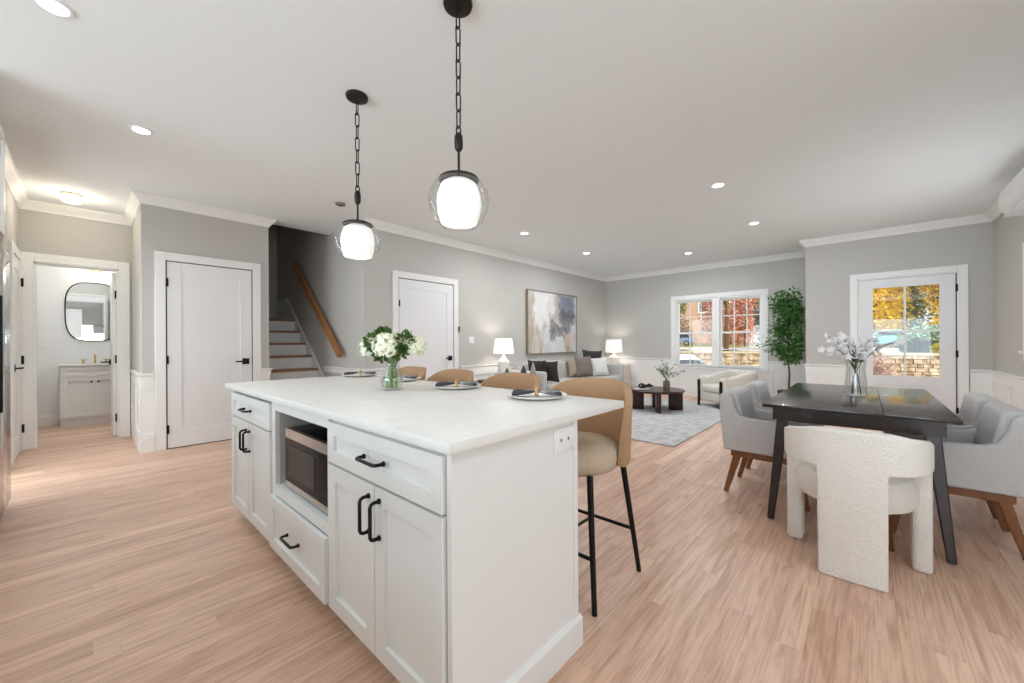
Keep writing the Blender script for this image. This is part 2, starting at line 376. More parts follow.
molding('trim_2', [(XL - .11, 1.6), (XL, 1.6), (XL, .4), (XB, .4), (XB, -.5), (-4.66, -.5)], crown)
rail = [(0, .715), (.014, .715), (.016, .765), (.028, .775), (.034, .785), (.034, .80), (0, .80)]
def railh(dz): return [(o, z + dz) for o, z in rail]
base = [(0, 0), (.018, 0), (.018, .115), (.012, .135), (0, .14)]
DX0, DX1 = -.095, .90      # glass door rough opening (x)
molding('trim_3', [(XR, 2.3), (XR, YD), (DX1 + .10, YD)], railh(-.02))
molding('trim_4', [(DX0 - .10, YD), (-.72, YD), (-.72, YW), (W1[1] + .085, YW)], railh(-.005))
molding('trim_30', [(W1[0] - .085, YW), (XP, YW), (XP, 4.03)], railh(-.005))
molding('trim_5', [(XP, 2.78), (XP, 2.43), (-6.05, 2.43)], railh(.03))
molding('trim_6', [(XL, .50), (XL, .4), (XB + .02, .4)], railh(.05))
molding('trim_7', [(XL - .11, 1.6), (XL, 1.6), (XL, 1.50)], railh(.05))
molding('baseboard_right', [(XR, 2.3), (XR, YD), (DX1 + .10, YD)], base)
molding('baseboard_far', [(DX0 - .10, YD), (-.72, YD), (-.72, YW), (XP, YW), (XP, 4.03)], base)
molding('baseboard_hall', [(XL, .50), (XL, .4), (XB + .02, .4)], base)
molding('baseboard_closet', [(XL - .11, 1.6), (XL, 1.6), (XL, 1.50)], base)
molding('baseboard_bathroom', [(-8.85, .25), (-8.85, -1.0), (XB - .12, -1.0)], base)
molding('baseboard_living', [(XP, 2.78), (XP, 2.43), (-5.0, 2.43)], base)
tn = [8]
def wainscot(p0, p1, stiles, top=.72):
    # white board with raised stiles and rails; stiles = list of (s0,s1) along the wall
    p0, p1 = Vector((*p0, 0)), Vector((*p1, 0)); d = p1 - p0; L = d.length; rz = math.atan2(d.y, d.x)
    mb = MB(); mb.box(0, L, 0, .006, 0, top)
    mb.box(0, L, .004, .019, .13, .2); mb.box(0, L, .004, .019, top - .075, top)
    for a, b in stiles: mb.box(a, b, .004, .019, .2, top - .075)
    o = struct(mb.build('trim_%d' % tn[0], M_trim, loc=p0, rz=rz, smooth=False)); tn[0] += 1
def st(L, n, w=.075):
    return [(max(0, i * (L - w) / n), i * (L - w) / n + w) for i in range(n + 1)]
wainscot((XR, 2.3), (XR, YD), st(5.5, 8), .70)
wainscot((XR, YD), (DX1 + .1, YD), [(0, .04), (.165, .2)], .70)
wainscot((DX0 - .10, YD), (-.72, YD), st(.525, 1), .71)
wainscot((-.72, YW), (W1[1] + .087, YW), st(.72 + W1[1] * -1 - .087 - .72 * 0 - 0 if 0 else abs(W1[1] + .087 + .72), 1), .71)
wainscot((W1[1] + .085, YW), (W1[0] - .085, YW), st(W1[1] - W1[0] + .17, 3), W1[2] - .11)
wainscot((W1[0] - .087, YW), (XP, YW), st(abs(XP - W1[0] + .087), 2), .71)
wainscot((XP, YW), (XP, 4.03), st(4.69, 7), .71)
wainscot((XP, 2.78), (XP, 2.43), st(.35, 1), .745)
wainscot((XL, .50), (XL, .4), [], .765)
wainscot((XL, .4), (XB + .02, .4), st(1.17, 2), .765)
wainscot((XL, 1.6), (XL, 1.50), [], .765)

# ---- doors (local: x along the wall, -y out of the wall into the room)
def hinge(parent, x, z, y=-.012):
    MB().box(x - .012, x + .012, y - .006, y + .004, z - .045, z + .045).cyl((x, y - .009, z - .047), (x, y - .009, z + .047), .006, seg=8).build('hinge', M_black, parent)
def casing(parent, x0, x1, ztop, w=.09, t=.022, m=M_trim, y=0, bottom=0):
    mb = MB(); mb.box(x0 - w, x0, y - t, y, bottom, ztop + w); mb.box(x1, x1 + w, y - t, y, bottom, ztop + w); mb.box(x0, x1, y - t, y, ztop, ztop + w)
    return mb.build('casing', m, parent, bev=.003, seg=1)
def lever(parent, x, z, sgn, y=-.02):
    mb = MB(); mb.box(x - .036, x + .036, y - .012, y, z - .036, z + .036, bev=.004)
    mb.cyl((x, y - .008, z), (x, y - .05, z), .009, seg=10); mb.box(min(x, x + sgn * .115), max(x, x + sgn * .115), y - .058, y - .042, z - .009, z + .009, bev=.003)
    return mb.build('door_handle', M_black, parent)
def slab(parent, x0, x1, z1, y0=-.008, th=.03, st_=.12, m=M_door, glazed=None):
    mb = MB(); f = y0; b = y0 + th
    top = .125; bot = .2
    mb.box(x0, x0 + st_, f, b, .01, z1); mb.box(x1 - st_, x1, f, b, .01, z1)
    mb.box(x0 + st_, x1 - st_, f, b, z1 - top, z1); mb.box(x0 + st_, x1 - st_, f, b, .01, bot)
    mb.box(x0 + st_, x1 - st_, f + .011, b - .004, bot, z1 - top)
    return mb.build('slab', m, parent, smooth=False)
def flat_door(name, loc, rz, w, z1, hinge_left, handle_z, sgn_, hz=(.22, 1.0, 1.78)):
    d = sempty(name, loc, rz)
    casing(d, -.012, w + .012, z1 + .012)
    # dark sheet: shade of the gap around the slab put into colour
    MB().box(-.012, w + .012, -.0006, .004, 0, z1 + .012).build('jamb_gap', mat('dark_gap_shade', sr(70, 68, 66), .8), d, smooth=False)
    slab(d, 0, w, z1, y0=-.012, th=.012)
    hx = 0 if hinge_left else w
    for z in hz: hinge(d, hx, z)
    kx = w - .065 if hinge_left else .065
    lever(d, kx, handle_z, sgn_, -.012)
    return d
# local x must run so that -y points into the room: room to the right of +x... rz chosen accordingly
# closet wall faces +x : local -y -> +x  => rz = +90deg ; local x -> +y
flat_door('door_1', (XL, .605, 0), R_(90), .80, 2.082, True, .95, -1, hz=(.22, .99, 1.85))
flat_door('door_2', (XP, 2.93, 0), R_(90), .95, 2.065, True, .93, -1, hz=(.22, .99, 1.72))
# little latch guard beside door_2
# hall-left door faces +y : local -y -> +y => rz=180 ; local x -> -x
d5 = sempty('door_5', (-6.2, -.5, 0), PI)
casing(d5, 0, .62, 2.09); slab(d5, .01, .61, 2.08, y0=-.012, th=.012); lever(d5, .07, .93, 1, -.012)
for z in (.25, 1.0, 1.85): hinge(d5, .63, z, -.025)
# bathroom doorway with the leaf swung open into the bathroom
d4 = sempty('door_4', (XB, .275, 0), R_(90))
casing(d4, -.67, 0, 2.10, w=.10)
mb = MB(); mb.box(-.672, -.655, -.001, .121, 0, 2.1); mb.box(-.015, .002, -.001, .121, 0, 2.1); mb.box(-.67, 0, -.001, .121, 2.085, 2.102); mb.build('jamb', M_trim, d4, smooth=False)
lf = MB(); lf.box(-.05, -.016, .125, .765, .012, 2.075); lf.build('slab', M_door, d4, smooth=False)
for z in (.24, .98, 1.80):
    MB().box(-.030, -.012, .100, .124, z - .05, z + .05).cyl((-.022, .112, z - .05), (-.022, .112, z + .05), .007, seg=8).build('hinge', M_black, d4)
lever(d4, -.033, .93, -1, .70).name = 'door_handle'
# glass door in the dining wall: faces -y, rz = 0
d3 = sempty('door_3', (0, YD, 0), 0)
casing(d3, DX0, DX1, 2.07, w=.088)
mb = MB(); mb.box(DX0 - .001, DX0 + .012, -.001, .14, 0, 2.07); mb.box(DX1 - .012, DX1 + .001, -.001, .14, 0, 2.07); mb.box(DX0, DX1, -.001, .14, 2.058, 2.071); mb.build('jamb', M_trim, d3, smooth=False)
a, b = DX0 + .017, DX1 - .02
gx0, gx1, gz0, gz1 = .07, .735, .66, 1.93
mb = MB(); y0, y1 = .004, .046
mb.box(a, gx0, y0, y1, .012, 2.053); mb.box(gx1, b, y0, y1, .012, 2.053); mb.box(gx0, gx1, y0, y1, gz1, 2.053); mb.box(gx0, gx1, y0, y1, .012, .16); mb.box(gx0, gx1, y0, y1, gz0 - .13, gz0)
mb.box(gx0, gx1, y0 + .012, y1 - .01, .16, gz0 - .13)
M_door3 = M_door
mb.build('slab', M_door3, d3, smooth=False)
mb = MB(); mb.box(gx0, gx1, .012, .02, (gz0 + gz1) / 2 - .012, (gz0 + gz1) / 2 + .012); mb.box((gx0 + gx1) / 2 - .012, (gx0 + gx1) / 2 + .012, .011, .021, gz0, gz1)
mb.build('muntin', M_trim, d3, smooth=False)
MB().box(gx0, gx1, .026, .030, gz0, gz1).build('glass_pane', M_winglass, d3, smooth=False)
MB().box(DX1 - .021, DX1 - .011, -.003, .03, .01, 2.055).build('weather_strip', M_black, d3, smooth=False)
for z in (.22, .98, 1.86): hinge(d3, DX1 - .012, z, -.003)

# ---- window_1: twin double-hung
def window_unit(name, loc, rz, W, H, z0, units, cols, rows_, mull=.12, depth=.14):
    o = sempty(name, loc, rz)   # local x 0..W along wall, -y into room
    c = .085
    mb = MB(); mb.box(-c, 0, -.022, 0, z0 - .0, z0 + H + c); mb.box(W, W + c, -.022, 0, z0, z0 + H + c); mb.box(0, W, -.022, 0, z0 + H, z0 + H + c)
    mb.build('casing', M_trim, o, bev=.003, seg=1)
    MB().box(-c - .02, W + c + .02, -.05, .06, z0 - .03, z0).box(-c, W + c, -.02, 0, z0 - .11, z0 - .03).build('window_sill', M_trim, o, bev=.003, seg=1)
    mb = MB(); mb.box(0, .03, 0, depth, z0, z0 + H); mb.box(W - .03, W, 0, depth, z0, z0 + H); mb.box(.03, W - .03, 0, depth, z0 + H - .03, z0 + H); mb.box(.03, W - .03, .06, depth, z0, z0 + .02)
    uw = (W - .06 - mull * (units - 1)) / units
    for u in range(units - 1): xx = .03 + uw * (u + 1) + mull * u; mb.box(xx, xx + mull, .0, depth, z0 + .02, z0 + H - .03)
    mb.build('window_frame', M_trim, o, smooth=False)
    for u in range(units):
        x0 = .03 + u * (uw + mull); x1 = x0 + uw; zm = z0 + .02 + (H - .05) / 2
        for za, zb, yy in ((zm - .015, z0 + H - .03, .075), (z0 + .02, zm + .02, .045)):
            mb = MB(); s = .038
            mb.box(x0, x0 + s, yy, yy + .028, za, zb); mb.box(x1 - s, x1, yy, yy + .028, za, zb); mb.box(x0 + s, x1 - s, yy, yy + .028, za, za + s); mb.box(x0 + s, x1 - s, yy, yy + .028, zb - s, zb)
            for k in range(1, cols): xc = x0 + s + (uw - 2 * s) * k / cols; mb.box(xc - .009, xc + .009, yy + .006, yy + .02, za + s, zb - s)
            for k in range(1, rows_): zc = za + s + (zb - za - 2 * s) * k / rows_; mb.box(x0 + s, x1 - s, yy + .005, yy + .021, zc - .009, zc + .009)
            sh = mb.build('sash', M_trim, o, smooth=False)
            MB().box(x0 + s, x1 - s, yy + .011, yy + .015, za + s, zb - s).build('glass_pane', M_winglass, sh, smooth=False)
    return o
window_unit('window_1', (W1[0], YW, 0), 0, W1[1] - W1[0], W1[3] - W1[2], W1[2], 2, 3, 2)
# side window on the right wall, its far edge just at the frame's right edge: faces -x => rz=-90: local x -> -y
w2 = window_unit('window_2', (XR, 6.35, 0), R_(-90), 1.92, 1.01, 1.05, 2, 2, 2)

# ------------------------------------------------------------------ stairs
stairs = thing('staircase', 'oak and white closed staircase rising behind the closet wall', 'staircase')
NS = 9; x_n = -5.50; run = .24; rise = .197
for i in range(1, NS):
    z = rise * i; x = x_n - run * (i - 1)
    x1s = x; y0s = 1.51 if x < XL - .15 else 1.62
    MB().box(x - run - .0, x, y0s + (.0), 2.401, z - .032, z).build('tread', M_tread, stairs, bev=.006)
    MB().box(x - .045, x - .025, y0s, 2.401, z - rise, z - .032).build('riser', M_trim, stairs, smooth=False)
MB().box(-8.195, x_n - run * (NS - 1), 1.51, 2.401, rise * (NS - 1) - .032, rise * (NS - 1)).build('landing', M_tread, stairs, smooth=False)
# right-hand skirt board
xs0 = x_n + .04; sl = rise / run
MB().prism([(xs0, 0), (xs0, .20), (xs0 - run * NS, .20 + rise * NS), (xs0 - run * NS - .5, .2 + rise * NS), (xs0 - run * NS - .5, rise * (NS - 3))], 'y', 2.402, 2.424).build('skirt_board', M_trim, stairs, smooth=False)
hr = thing('handrail', 'sloping oak handrail bracketed to the stairwell wall', 'handrail')
r0, r1 = Vector((-5.34, 2.35, 1.0)), Vector((-7.08, 2.35, 2.50))
ang = math.atan2(r1.z - r0.z, -(r1.x - r0.x))
L = (r1 - r0).length
mb = MB(); mb.box(0, L, -.03, .03, -.045, .045, bev=.012, seg=3, mtx=Matrix.Translation(r0) @ Matrix.Rotation(PI, 4, 'Z') @ Matrix.Rotation(-ang, 4, 'Y')); mb.build('rail', M_rail, hr)
for t in (.12, .55, .9):
    p = r0.lerp(r1, t); MB().tube([(p.x, 2.43, p.z - .07), (p.x, 2.38, p.z - .075), (p.x, 2.35, p.z - .03)], .007).build('bracket', M_black, hr)

# ------------------------------------------------------------------ kitchen island
YF = .645            # cabinet face plane (door faces); carcass behind at .665
def shaker(name, x0, x1, z0, z1, parent, fr=.058, y=YF):
    mb = MB(); g = .0025; x0 += g; x1 -= g; z0 += g; z1 -= g
    mb.box(x0, x0 + fr, y, y + .02, z0, z1); mb.box(x1 - fr, x1, y, y + .02, z0, z1)
    mb.box(x0 + fr, x1 - fr, y, y + .02, z1 - fr, z1); mb.box(x0 + fr, x1 - fr, y, y + .02, z0, z0 + fr); mb.box(x0 + fr, x1 - fr, y + .012, y + .019, z0 + fr, z1 - fr)
    return mb.build(name, M_cab, parent, smooth=False)
def pull(parent, x, z, L, vertical=False, y=YF):
    mb = MB(); h = L / 2; r = .0062
    def P(t, d): return (x, y - d, z + t) if vertical else (x + t, y - d, z)
    pts = [P(-h, 0), P(-h, .022), P(-h + .004, .030), P(-h + .012, .034), P(h - .012, .034), P(h - .004, .030), P(h, .022), P(h, 0)]
    mb.tube(pts, r, 8)
    for s_ in (-h, h): mb.cyl(P(s_, 0), P(s_, .006), .009, seg=10)
    return mb.build('handle', M_black, parent)
TOE = .105
def carcass(x0, x1, parent, niche=None):
    mb = MB(); ya, yb = YF + .021, 1.245; t = .018
    mb.box(x0, x0 + t, ya, yb, TOE, .862); mb.box(x1 - t, x1, ya, yb, TOE, .862); mb.box(x0 + t, x1 - t, ya, yb, TOE, TOE + t); mb.box(x0 + t, x1 - t, ya, yb, .844, .862); mb.box(x0 + t, x1 - t, yb - t, yb, TOE + t, .844)
    mb.box(x0, x1, YF + .085, YF + .10, 0, TOE)
    mb.build('body', M_cab, parent, smooth=False)
A0, A1, B1, C1 = -3.10, -2.285, -1.585, -.842
cabL = thing('island_cabinet', 'white island base cabinet at the far left end, one drawer above two doors', 'cabinet', (0, 0, 0), group='white island cabinets')
carcass(A0, A1, cabL)
MB().box(A1 - .03, A1, YF + .012, YF + .021, TOE, .86).build('face_frame', M_cab, cabL, smooth=False)
dr = shaker('drawer', A0, A1 - .03, .695, .842, cabL, .045); pull(dr, (A0 + A1) / 2 - .02, .765, .13)
xm = (A0 + A1 - .03) / 2
for xa, xb, hx in ((A0, xm, xm - .035), (xm, A1 - .03, xm + .035)):
    dd = shaker('door', xa, xb, .11, .692, cabL); pull(dd, hx, .585, .115, True)
cabM = thing('microwave_cabinet', 'white island cabinet with an open microwave niche over one wide drawer', 'cabinet', (0, 0, 0), group='white island cabinets')
mb = MB(); ya, yb = YF + .005, 1.245
mb.box(A1, A1 + .05, ya, ya + .02, TOE, .862); mb.box(B1 - .012, B1, ya, ya + .02, TOE, .862); mb.box(A1 + .05, B1 - .012, ya, ya + .02, .815, .862); mb.box(A1 + .05, B1 - .012, ya, ya + .02, .385, .435)
mb.box(A1, A1 + .02, ya + .02, yb, TOE, .862); mb.box(B1 - .018, B1, ya + .02, yb, TOE, .862); mb.box(A1 + .02, B1 - .018, ya + .02, yb, .41, .435); mb.box(A1 + .02, B1 - .018, ya + .02, yb, TOE, TOE + .02); mb.box(A1, B1, YF + .085, YF + .10, 0, TOE)
mb.build('body', M_cab, cabM, smooth=False)
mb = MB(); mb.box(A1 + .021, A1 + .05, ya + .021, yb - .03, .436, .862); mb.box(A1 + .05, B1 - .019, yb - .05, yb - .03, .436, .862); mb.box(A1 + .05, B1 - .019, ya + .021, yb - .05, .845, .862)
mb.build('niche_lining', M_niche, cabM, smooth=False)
dr = shaker('drawer', A1 + .004, B1 - .004, .115, .38, cabM, .052, y=YF - .012); pull(dr, (A1 + B1) / 2 - .0, .26, .14, y=YF - .012)
cabR = thing('island_cabinet', 'white island base cabinet nearest the camera, wide drawer above two tall doors', 'cabinet', (0, 0, 0), group='white island cabinets')
carcass(B1, C1, cabR)
dr = shaker('drawer', B1 + .004, C1 - .004, .685, .848, cabR, .05); pull(dr, (B1 + C1) / 2, .765, .13)
xm = (B1 + C1) / 2
for xa, xb, hx in ((B1 + .004, xm, xm - .035), (xm, C1 - .004, xm + .035)):
    dd = shaker('door', xa, xb, .11, .68, cabR); pull(dd, hx, .577, .12, True)
# end panel and back panel
ep = thing('island_end_panel', 'plain white end panel of the kitchen island with a tall base board', 'panel')
MB().box(-.841, -.822, YF + .012, 1.262, 0, .864).build('panel', M_cab, ep, smooth=False)
MB().box(-.822, -.816, 1.235, 1.262, .1, .864).build('edge_strip', M_cab, ep, smooth=False)
MB().prism([(-.822, 0), (-.806, 0), (-.806, .100), (-.812, .108), (-.822, .112)], 'y', YF + .04, 1.278).build('base_board', M_cab, ep, smooth=False)
bp_ = thing('island_back_panel', 'white panel closing the stool side of the island', 'panel')
MB().box(A0, -.842, 1.247, 1.262, 0, .864).build('panel', M_cab, bp_, smooth=False)
MB().box(A0 - .01, -.8415, 1.262, 1.278, 0, .11).build('base_board', M_cab, bp_, smooth=False)
tag(MB().box(A0 - .02, A0 - .001, YF + .012, 1.246, TOE, .864).build('island_side_panel', M_cab, smooth=False), 'white panel on the island end that faces the bathroom', 'panel')
tag(MB().box(-3.165, -.787, .622, 1.592, .866, .896, bev=.003, seg=2).build('countertop', M_quartz), 'long white quartz countertop of the kitchen island', 'countertop')
# outlet
def plate(name, label, cat, loc, rz, w, h, kind):
    t = thing(name, label, cat, loc, rz)      # local: face -y
    MB().box(-w / 2, w / 2, -.006, 0, -h / 2, h / 2, bev=.002).build('cover_plate', M_plastic, t)
    mb = MB()
    if kind == 'outlet_h':
        for cx in (-.022, .022): mb.cyl((cx, -.006, 0), (cx, -.0085, 0), .0165, seg=20)
        s = mb.build('socket', M_plastic, t); md = MB()
        for cx in (-.022, .022): md.box(cx - .006, cx - .003, -.0092, -.0084, -.006, -.0045 + .006, ).box(cx - .001, cx + .008, -.0092, -.0084, .005, .0075).box(cx - .001, cx + .008, -.0092, -.0084, -.0075, -.005)
        md.bm.free()
        for cx in (-.022, .022): MB().box(cx - .005, cx + .005, -.0092, -.0084, -.006, .006).build('slot', mat('socket_slot_grey', sr(120, 120, 118), .6), s, smooth=False)
    elif kind == 'outlet':
        for cz in (-.02, .02): mb.cyl((0, -.006, cz), (0, -.0085, cz), .016, seg=20)
        mb.build('socket', M_plastic, t)
    else:
        for k in range(kind): cx = (k - (kind - 1) / 2) * .046; mb.box(cx - .017, cx + .017, -.009, -.005, -.033, .033)
        mb.build('rocker', M_plastic, t)
    return t
plate('power_outlet', 'white double outlet on the island end panel under the countertop', 'outlet', (-.822, 1.175, .80), R_(90), .125, .085, 'outlet_h')
plate('light_switch', 'white double switch plate between the living room door and the table lamp', 'switch', (XP, 4.27, 1.21), R_(90), .125, .115, 2)
plate('power_outlet', 'small white outlet low on the wall behind the ficus trunk', 'outlet', (-1.12, YW - .018, .42), 0, .075, .115, 'outlet')
plate('light_switch', 'white switch plate on the bathroom wall left of the mirror', 'switch', (-8.85, -.42, 1.17), R_(90), .125, .115, 2)
t = thing('door_chain', 'small brass and black safety latch on the door casing edge', 'latch', (XP, 3.985, 1.38), R_(90))
MB().box(-.012, .012, -.03, -.02, -.05, .05).build('plate', M_brass, t); MB().cyl((0, -.03, -.03), (0, -.045, .04), .006).build('bolt', M_black, t)

# microwave
mw = thing('microwave', 'stainless and black countertop microwave inside the island niche', 'microwave')
mx0, mx1 = -2.16, -1.61; my0, my1 = .672, 1.09; mz0, mz1 = .446, .735
MB().box(mx0, mx1, my0 + .02, my1, mz0, mz1, bev=.005).build('case', M_blackglass, mw)
mb = MB(); mb.box(mx0, mx1, my0, my0 + .02, mz1 - .045, mz1); mb.box(mx0, mx1, my0, my0 + .02, mz0, mz0 + .028); mb.build('steel_band', M_steel, mw, smooth=False)
MB().box(mx0, mx1 - .13, my0 + .001, my0 + .02, mz0 + .028, mz1 - .045).build('door', M_blackglass, mw, smooth=False)
MB().box(mx0 + .05, mx1 - .18, my0 - .0005, my0 + .001, mz0 + .06, mz1 - .08).build('window', mat('microwave_window', sr(30, 15, 13), .1, spec=.12), mw, smooth=False)
MB().box(mx1 - .129, mx1, my0 + .001, my0 + .02, mz0 + .028, mz1 - .045).build('control_panel', M_blackglass, mw, smooth=False)
for xx in (mx0 + .05, mx1 - .05):
    for yy in (my0 + .05, my1 - .05): MB().cyl((xx, yy, .436), (xx, yy, mz0), .012).build('foot', M_black, mw)

# ------------------------------------------------------------------ bar stools (local: facing +y)
def make_stool(label):
    t = thing('bar_stool', label, 'bar stool', group='tan bar stools along the island')
    n = 40; rows = []
    T = R_(90)
    for j in range(9):
        v = j / 8; row = []
        for i in range(n + 1):
            a = -T + 2 * T * i / n; q = abs(a) / T
            zt = .585 + .37 * max(0, 1 - q ** 2.8) ** .5
            zb = .61 - .03 * max(0, min(1, (q - .55) / .3))
            z = zb + (zt - zb) * v; lean = .045 * ((z - .6) / .36) * max(0, math.cos(a))
            rx = .258 + .006 * v; ry = .225
            x = rx * math.copysign(abs(math.sin(a)) ** .85, a); y = -ry * math.copysign(abs(math.cos(a)) ** .85, math.cos(a)) - lean
            row.append((x, y, z))
        rows.append(row)
    MB().sheet(rows).build('backrest', M_tan, t, solid=.036, bev=.014, seg=3)
    mb = MB(); prof = [(0, .545), (.16, .545), (.215, .55), (.238, .575), (.243, .61), (.236, .645), (.21, .665), (.1, .675), (0, .677)]
    mb.lathe([(r, z) for r, z in prof], seg=36, sy=.97).build('seat', M_beigeseat, t, loc=(0, .015, 0))
    for sx in (-1, 1):
        for sy in (-1, 1): MB().cyl((sx * .19, sy * .155, .56), (sx * .247, sy * .217, .0), .0145, .0115, seg=12).build('leg', M_black, t)
    zf = .215; k = (.56 - zf) / .56; fx = .19 + .057 * k; fy = .155 + .062 * k
    MB().cyl((-fx, fy, zf), (fx, fy, zf), .009, seg=10).build('footrest', M_black, t)
    MB().cyl((-fx, -fy, zf), (fx, -fy, zf), .009, seg=10).build('stretcher', M_black, t)
    MB().cyl((0, -fy, zf), (0, fy, zf), .008, seg=10).build('stretcher', M_black, t)
    return t
s0 = make_stool('tan fabric bar stool nearest the camera, its black legs fully in view'); s0.location = (-1.10, 1.66, 0); s0.rotation_euler.z = PI
copy_tree(s0, (-1.70, 1.68, 0), PI, 'tan bar stool second from the camera end of the island')
copy_tree(s0, (-2.31, 1.68, 0), PI, 'tan bar stool third from the camera end of the island')
copy_tree(s0, (-2.90, 1.68, 0), PI, 'tan bar stool farthest from the camera, behind the hydrangea vase')

# ------------------------------------------------------------------ plates with napkins
M_napkin = ramp_mat('black_white_striped_napkin', [(0, sr(44, 46, 54)), (.56, sr(74, 76, 84)), (.61, sr(205, 202, 196)), (.66, sr(56, 58, 66)), (1, sr(110, 110, 114))], 9, .9, stretch=(1, 6, 1))
M_ring = mat('wooden_bead', sr(205, 165, 125), .6, noise=.1)
def make_plate(label, seed=1):
    t = thing('dinner_plate', label, 'plate', group='place settings on the island')
    MB().lathe([(0, .0), (.085, .0), (.12, .008), (.138, .016), (.140, .019), (.136, .019), (.118, .012), (.085, .006), (0, .006)], seg=40).build('plate_body', M_ceramic, t)
    return t
def make_napkin(label, seed):
    rr = random.Random(seed); t = thing('napkin', label, 'napkin', group='napkins on the island plates')
    for s_ in (-1, 1):
        rows = []
        for i in range(13):
            u = i / 12; wd = .018 + .05 * u ** .7; row = []
            for j in range(11):
                v = j / 10 * 2 - 1; z = .024 + .012 * math.sin(v * 7 + seed) * u ** .5 * (1 - .3 * u) + .006 * (1 - u)
                row.append((s_ * (.008 + u * .105), v * wd, z))
            rows.append(row)
        MB().sheet(rows).build('cloth', M_napkin, t, solid=.004)
    mb = MB()
    for k in range(9):
        a = k / 9 * 2 * PI; mb.ell((0.0 + .004 * math.sin(a * 2), .020 * math.cos(a), .026 + .015 * math.sin(a)), .0085, .0085, .0085, 10)
    mb.build('napkin_ring', M_ring, t)
    return t
pos = [(-1.14, 1.42, 'nearest the camera'), (-1.745, 1.44, 'second from the camera'), (-2.40, 1.47, 'just right of the hydrangea vase'), (-3.0, 1.48, 'farthest left beyond the hydrangea vase')]
pl = make_plate('white dinner plate with a napkin, ' + pos[0][2]); np_ = make_napkin('dark striped napkin in a bead ring, on the plate ' + pos[0][2], 3)
for i, (x, y, w_) in enumerate(pos):
    p = pl if i == 0 else copy_tree(pl, label='white dinner plate with a napkin, ' + w_); q = np_ if i == 0 else copy_tree(np_, label='dark striped napkin in a bead ring, on the plate ' + w_)
    p.location = (x, y, .896); q.location = (x, y, .896); q.rotation_euler.z = R_(38 + 6 * i)

# ------------------------------------------------------------------ hydrangeas
hv = thing('flower_vase', 'clear glass vase of cream hydrangeas standing on the island', 'vase', (-1.955, 1.15, .896))
MB().lathe([(0, .003), (.042, .003), (.055, .012), (.062, .05), (.056, .085), (.036, .13), (.033, .15), (.045, .19), (.052, .205), (.050, .205), (.043, .19), (.030, .15), (.033, .13), (.053, .085), (.058, .05), (.05, .016), (.03, .010), (0, .010)], seg=36).build('glass', M_vase, hv)
rr = random.Random(5)
mb = MB()
for k in range(12):
    a = rr.uniform(0, 6.28); c = rr.uniform(0, 6.28)
    mb.tube([(.035 * math.cos(a), .035 * math.sin(a), .014), (.018 * math.cos((a + c) / 2), .018 * math.sin((a + c) / 2), .13), (.05 * math.cos(c), .05 * math.sin(c), .24)], .0042, 6)
mb.build('stem', M_stem, hv)
MB().lathe([(0, .012), (.05, .018), (.054, .05), (.05, .085), (.036, .118), (0, .118)], seg=24).build('water', glass_thin('vase_water', (.95, .97, .9, 1), .02, .2), hv)
def hyd_head(c, r, seed, m, n=330):
    rr = random.Random(seed); mb = MB(); c = Vector(c)
    mb.ell(c, r * .78, r * .78, r * .7, 14)
    for i in range(n):
        z = rr.uniform(-.75, 1); a = rr.uniform(0, 6.283); s = math.sqrt(1 - z * z); d = Vector((s * math.cos(a), s * math.sin(a), z))
        p = c + d * r * rr.uniform(.86, 1.02); u = d.orthogonal().normalized(); v = d.cross(u); ph = rr.uniform(0, 1.5); w = r * .21
        for q in range(4):
            b = ph + q * PI / 2; e = (u * math.cos(b) + v * math.sin(b)); mb.leaf(p, e + d * .35, d, w, w * .8)
    return mb.build('blossom', m, hv, recalc=False)
# R direction in image = (.739,.674)
Rv = Vector((.739, .674, 0)); Fv = Vector((-.674, .739, 0))
for (s_, f_, z_, r_, sd) in ((-.02, -.05, .245, .068, 1), (-.125, .0, .235, .055, 2), (.125, .02, .24, .058, 3), (.0, .09, .26, .06, 4), (-.07, .06, .27, .055, 5)):
    hyd_head(Rv * s_ + Fv * f_ + Vector((0, 0, z_)), r_, sd, M_hyd)
def hleaf(c, r, seed):
    rr = random.Random(seed); mb = MB()
    for i in range(90):
        d = Vector((rr.gauss(0, 1), rr.gauss(0, 1), rr.gauss(0, 1))).normalized(); p = Vector(c) + d * r * rr.uniform(.4, 1)
        mb.leaf(p, d + Vector((0, 0, .2)), Vector((rr.gauss(0, 1), rr.gauss(0, 1), 1)), .032, .024)
    mb.build('foliage', M_hyleaf, hv, recalc=False)
for s_, f_, z_, r_, sd in ((-.085, -.045, .265, .04, 1), (.072, -.02, .27, .05, 2), (-.05, .0, .305, .03, 3), (.05, -.03, .21, .03, 4), (-.06, -.03, .2, .03, 6)):
    hleaf(Rv * s_ + Fv * f_ + Vector((0, 0, z_)), r_, sd)

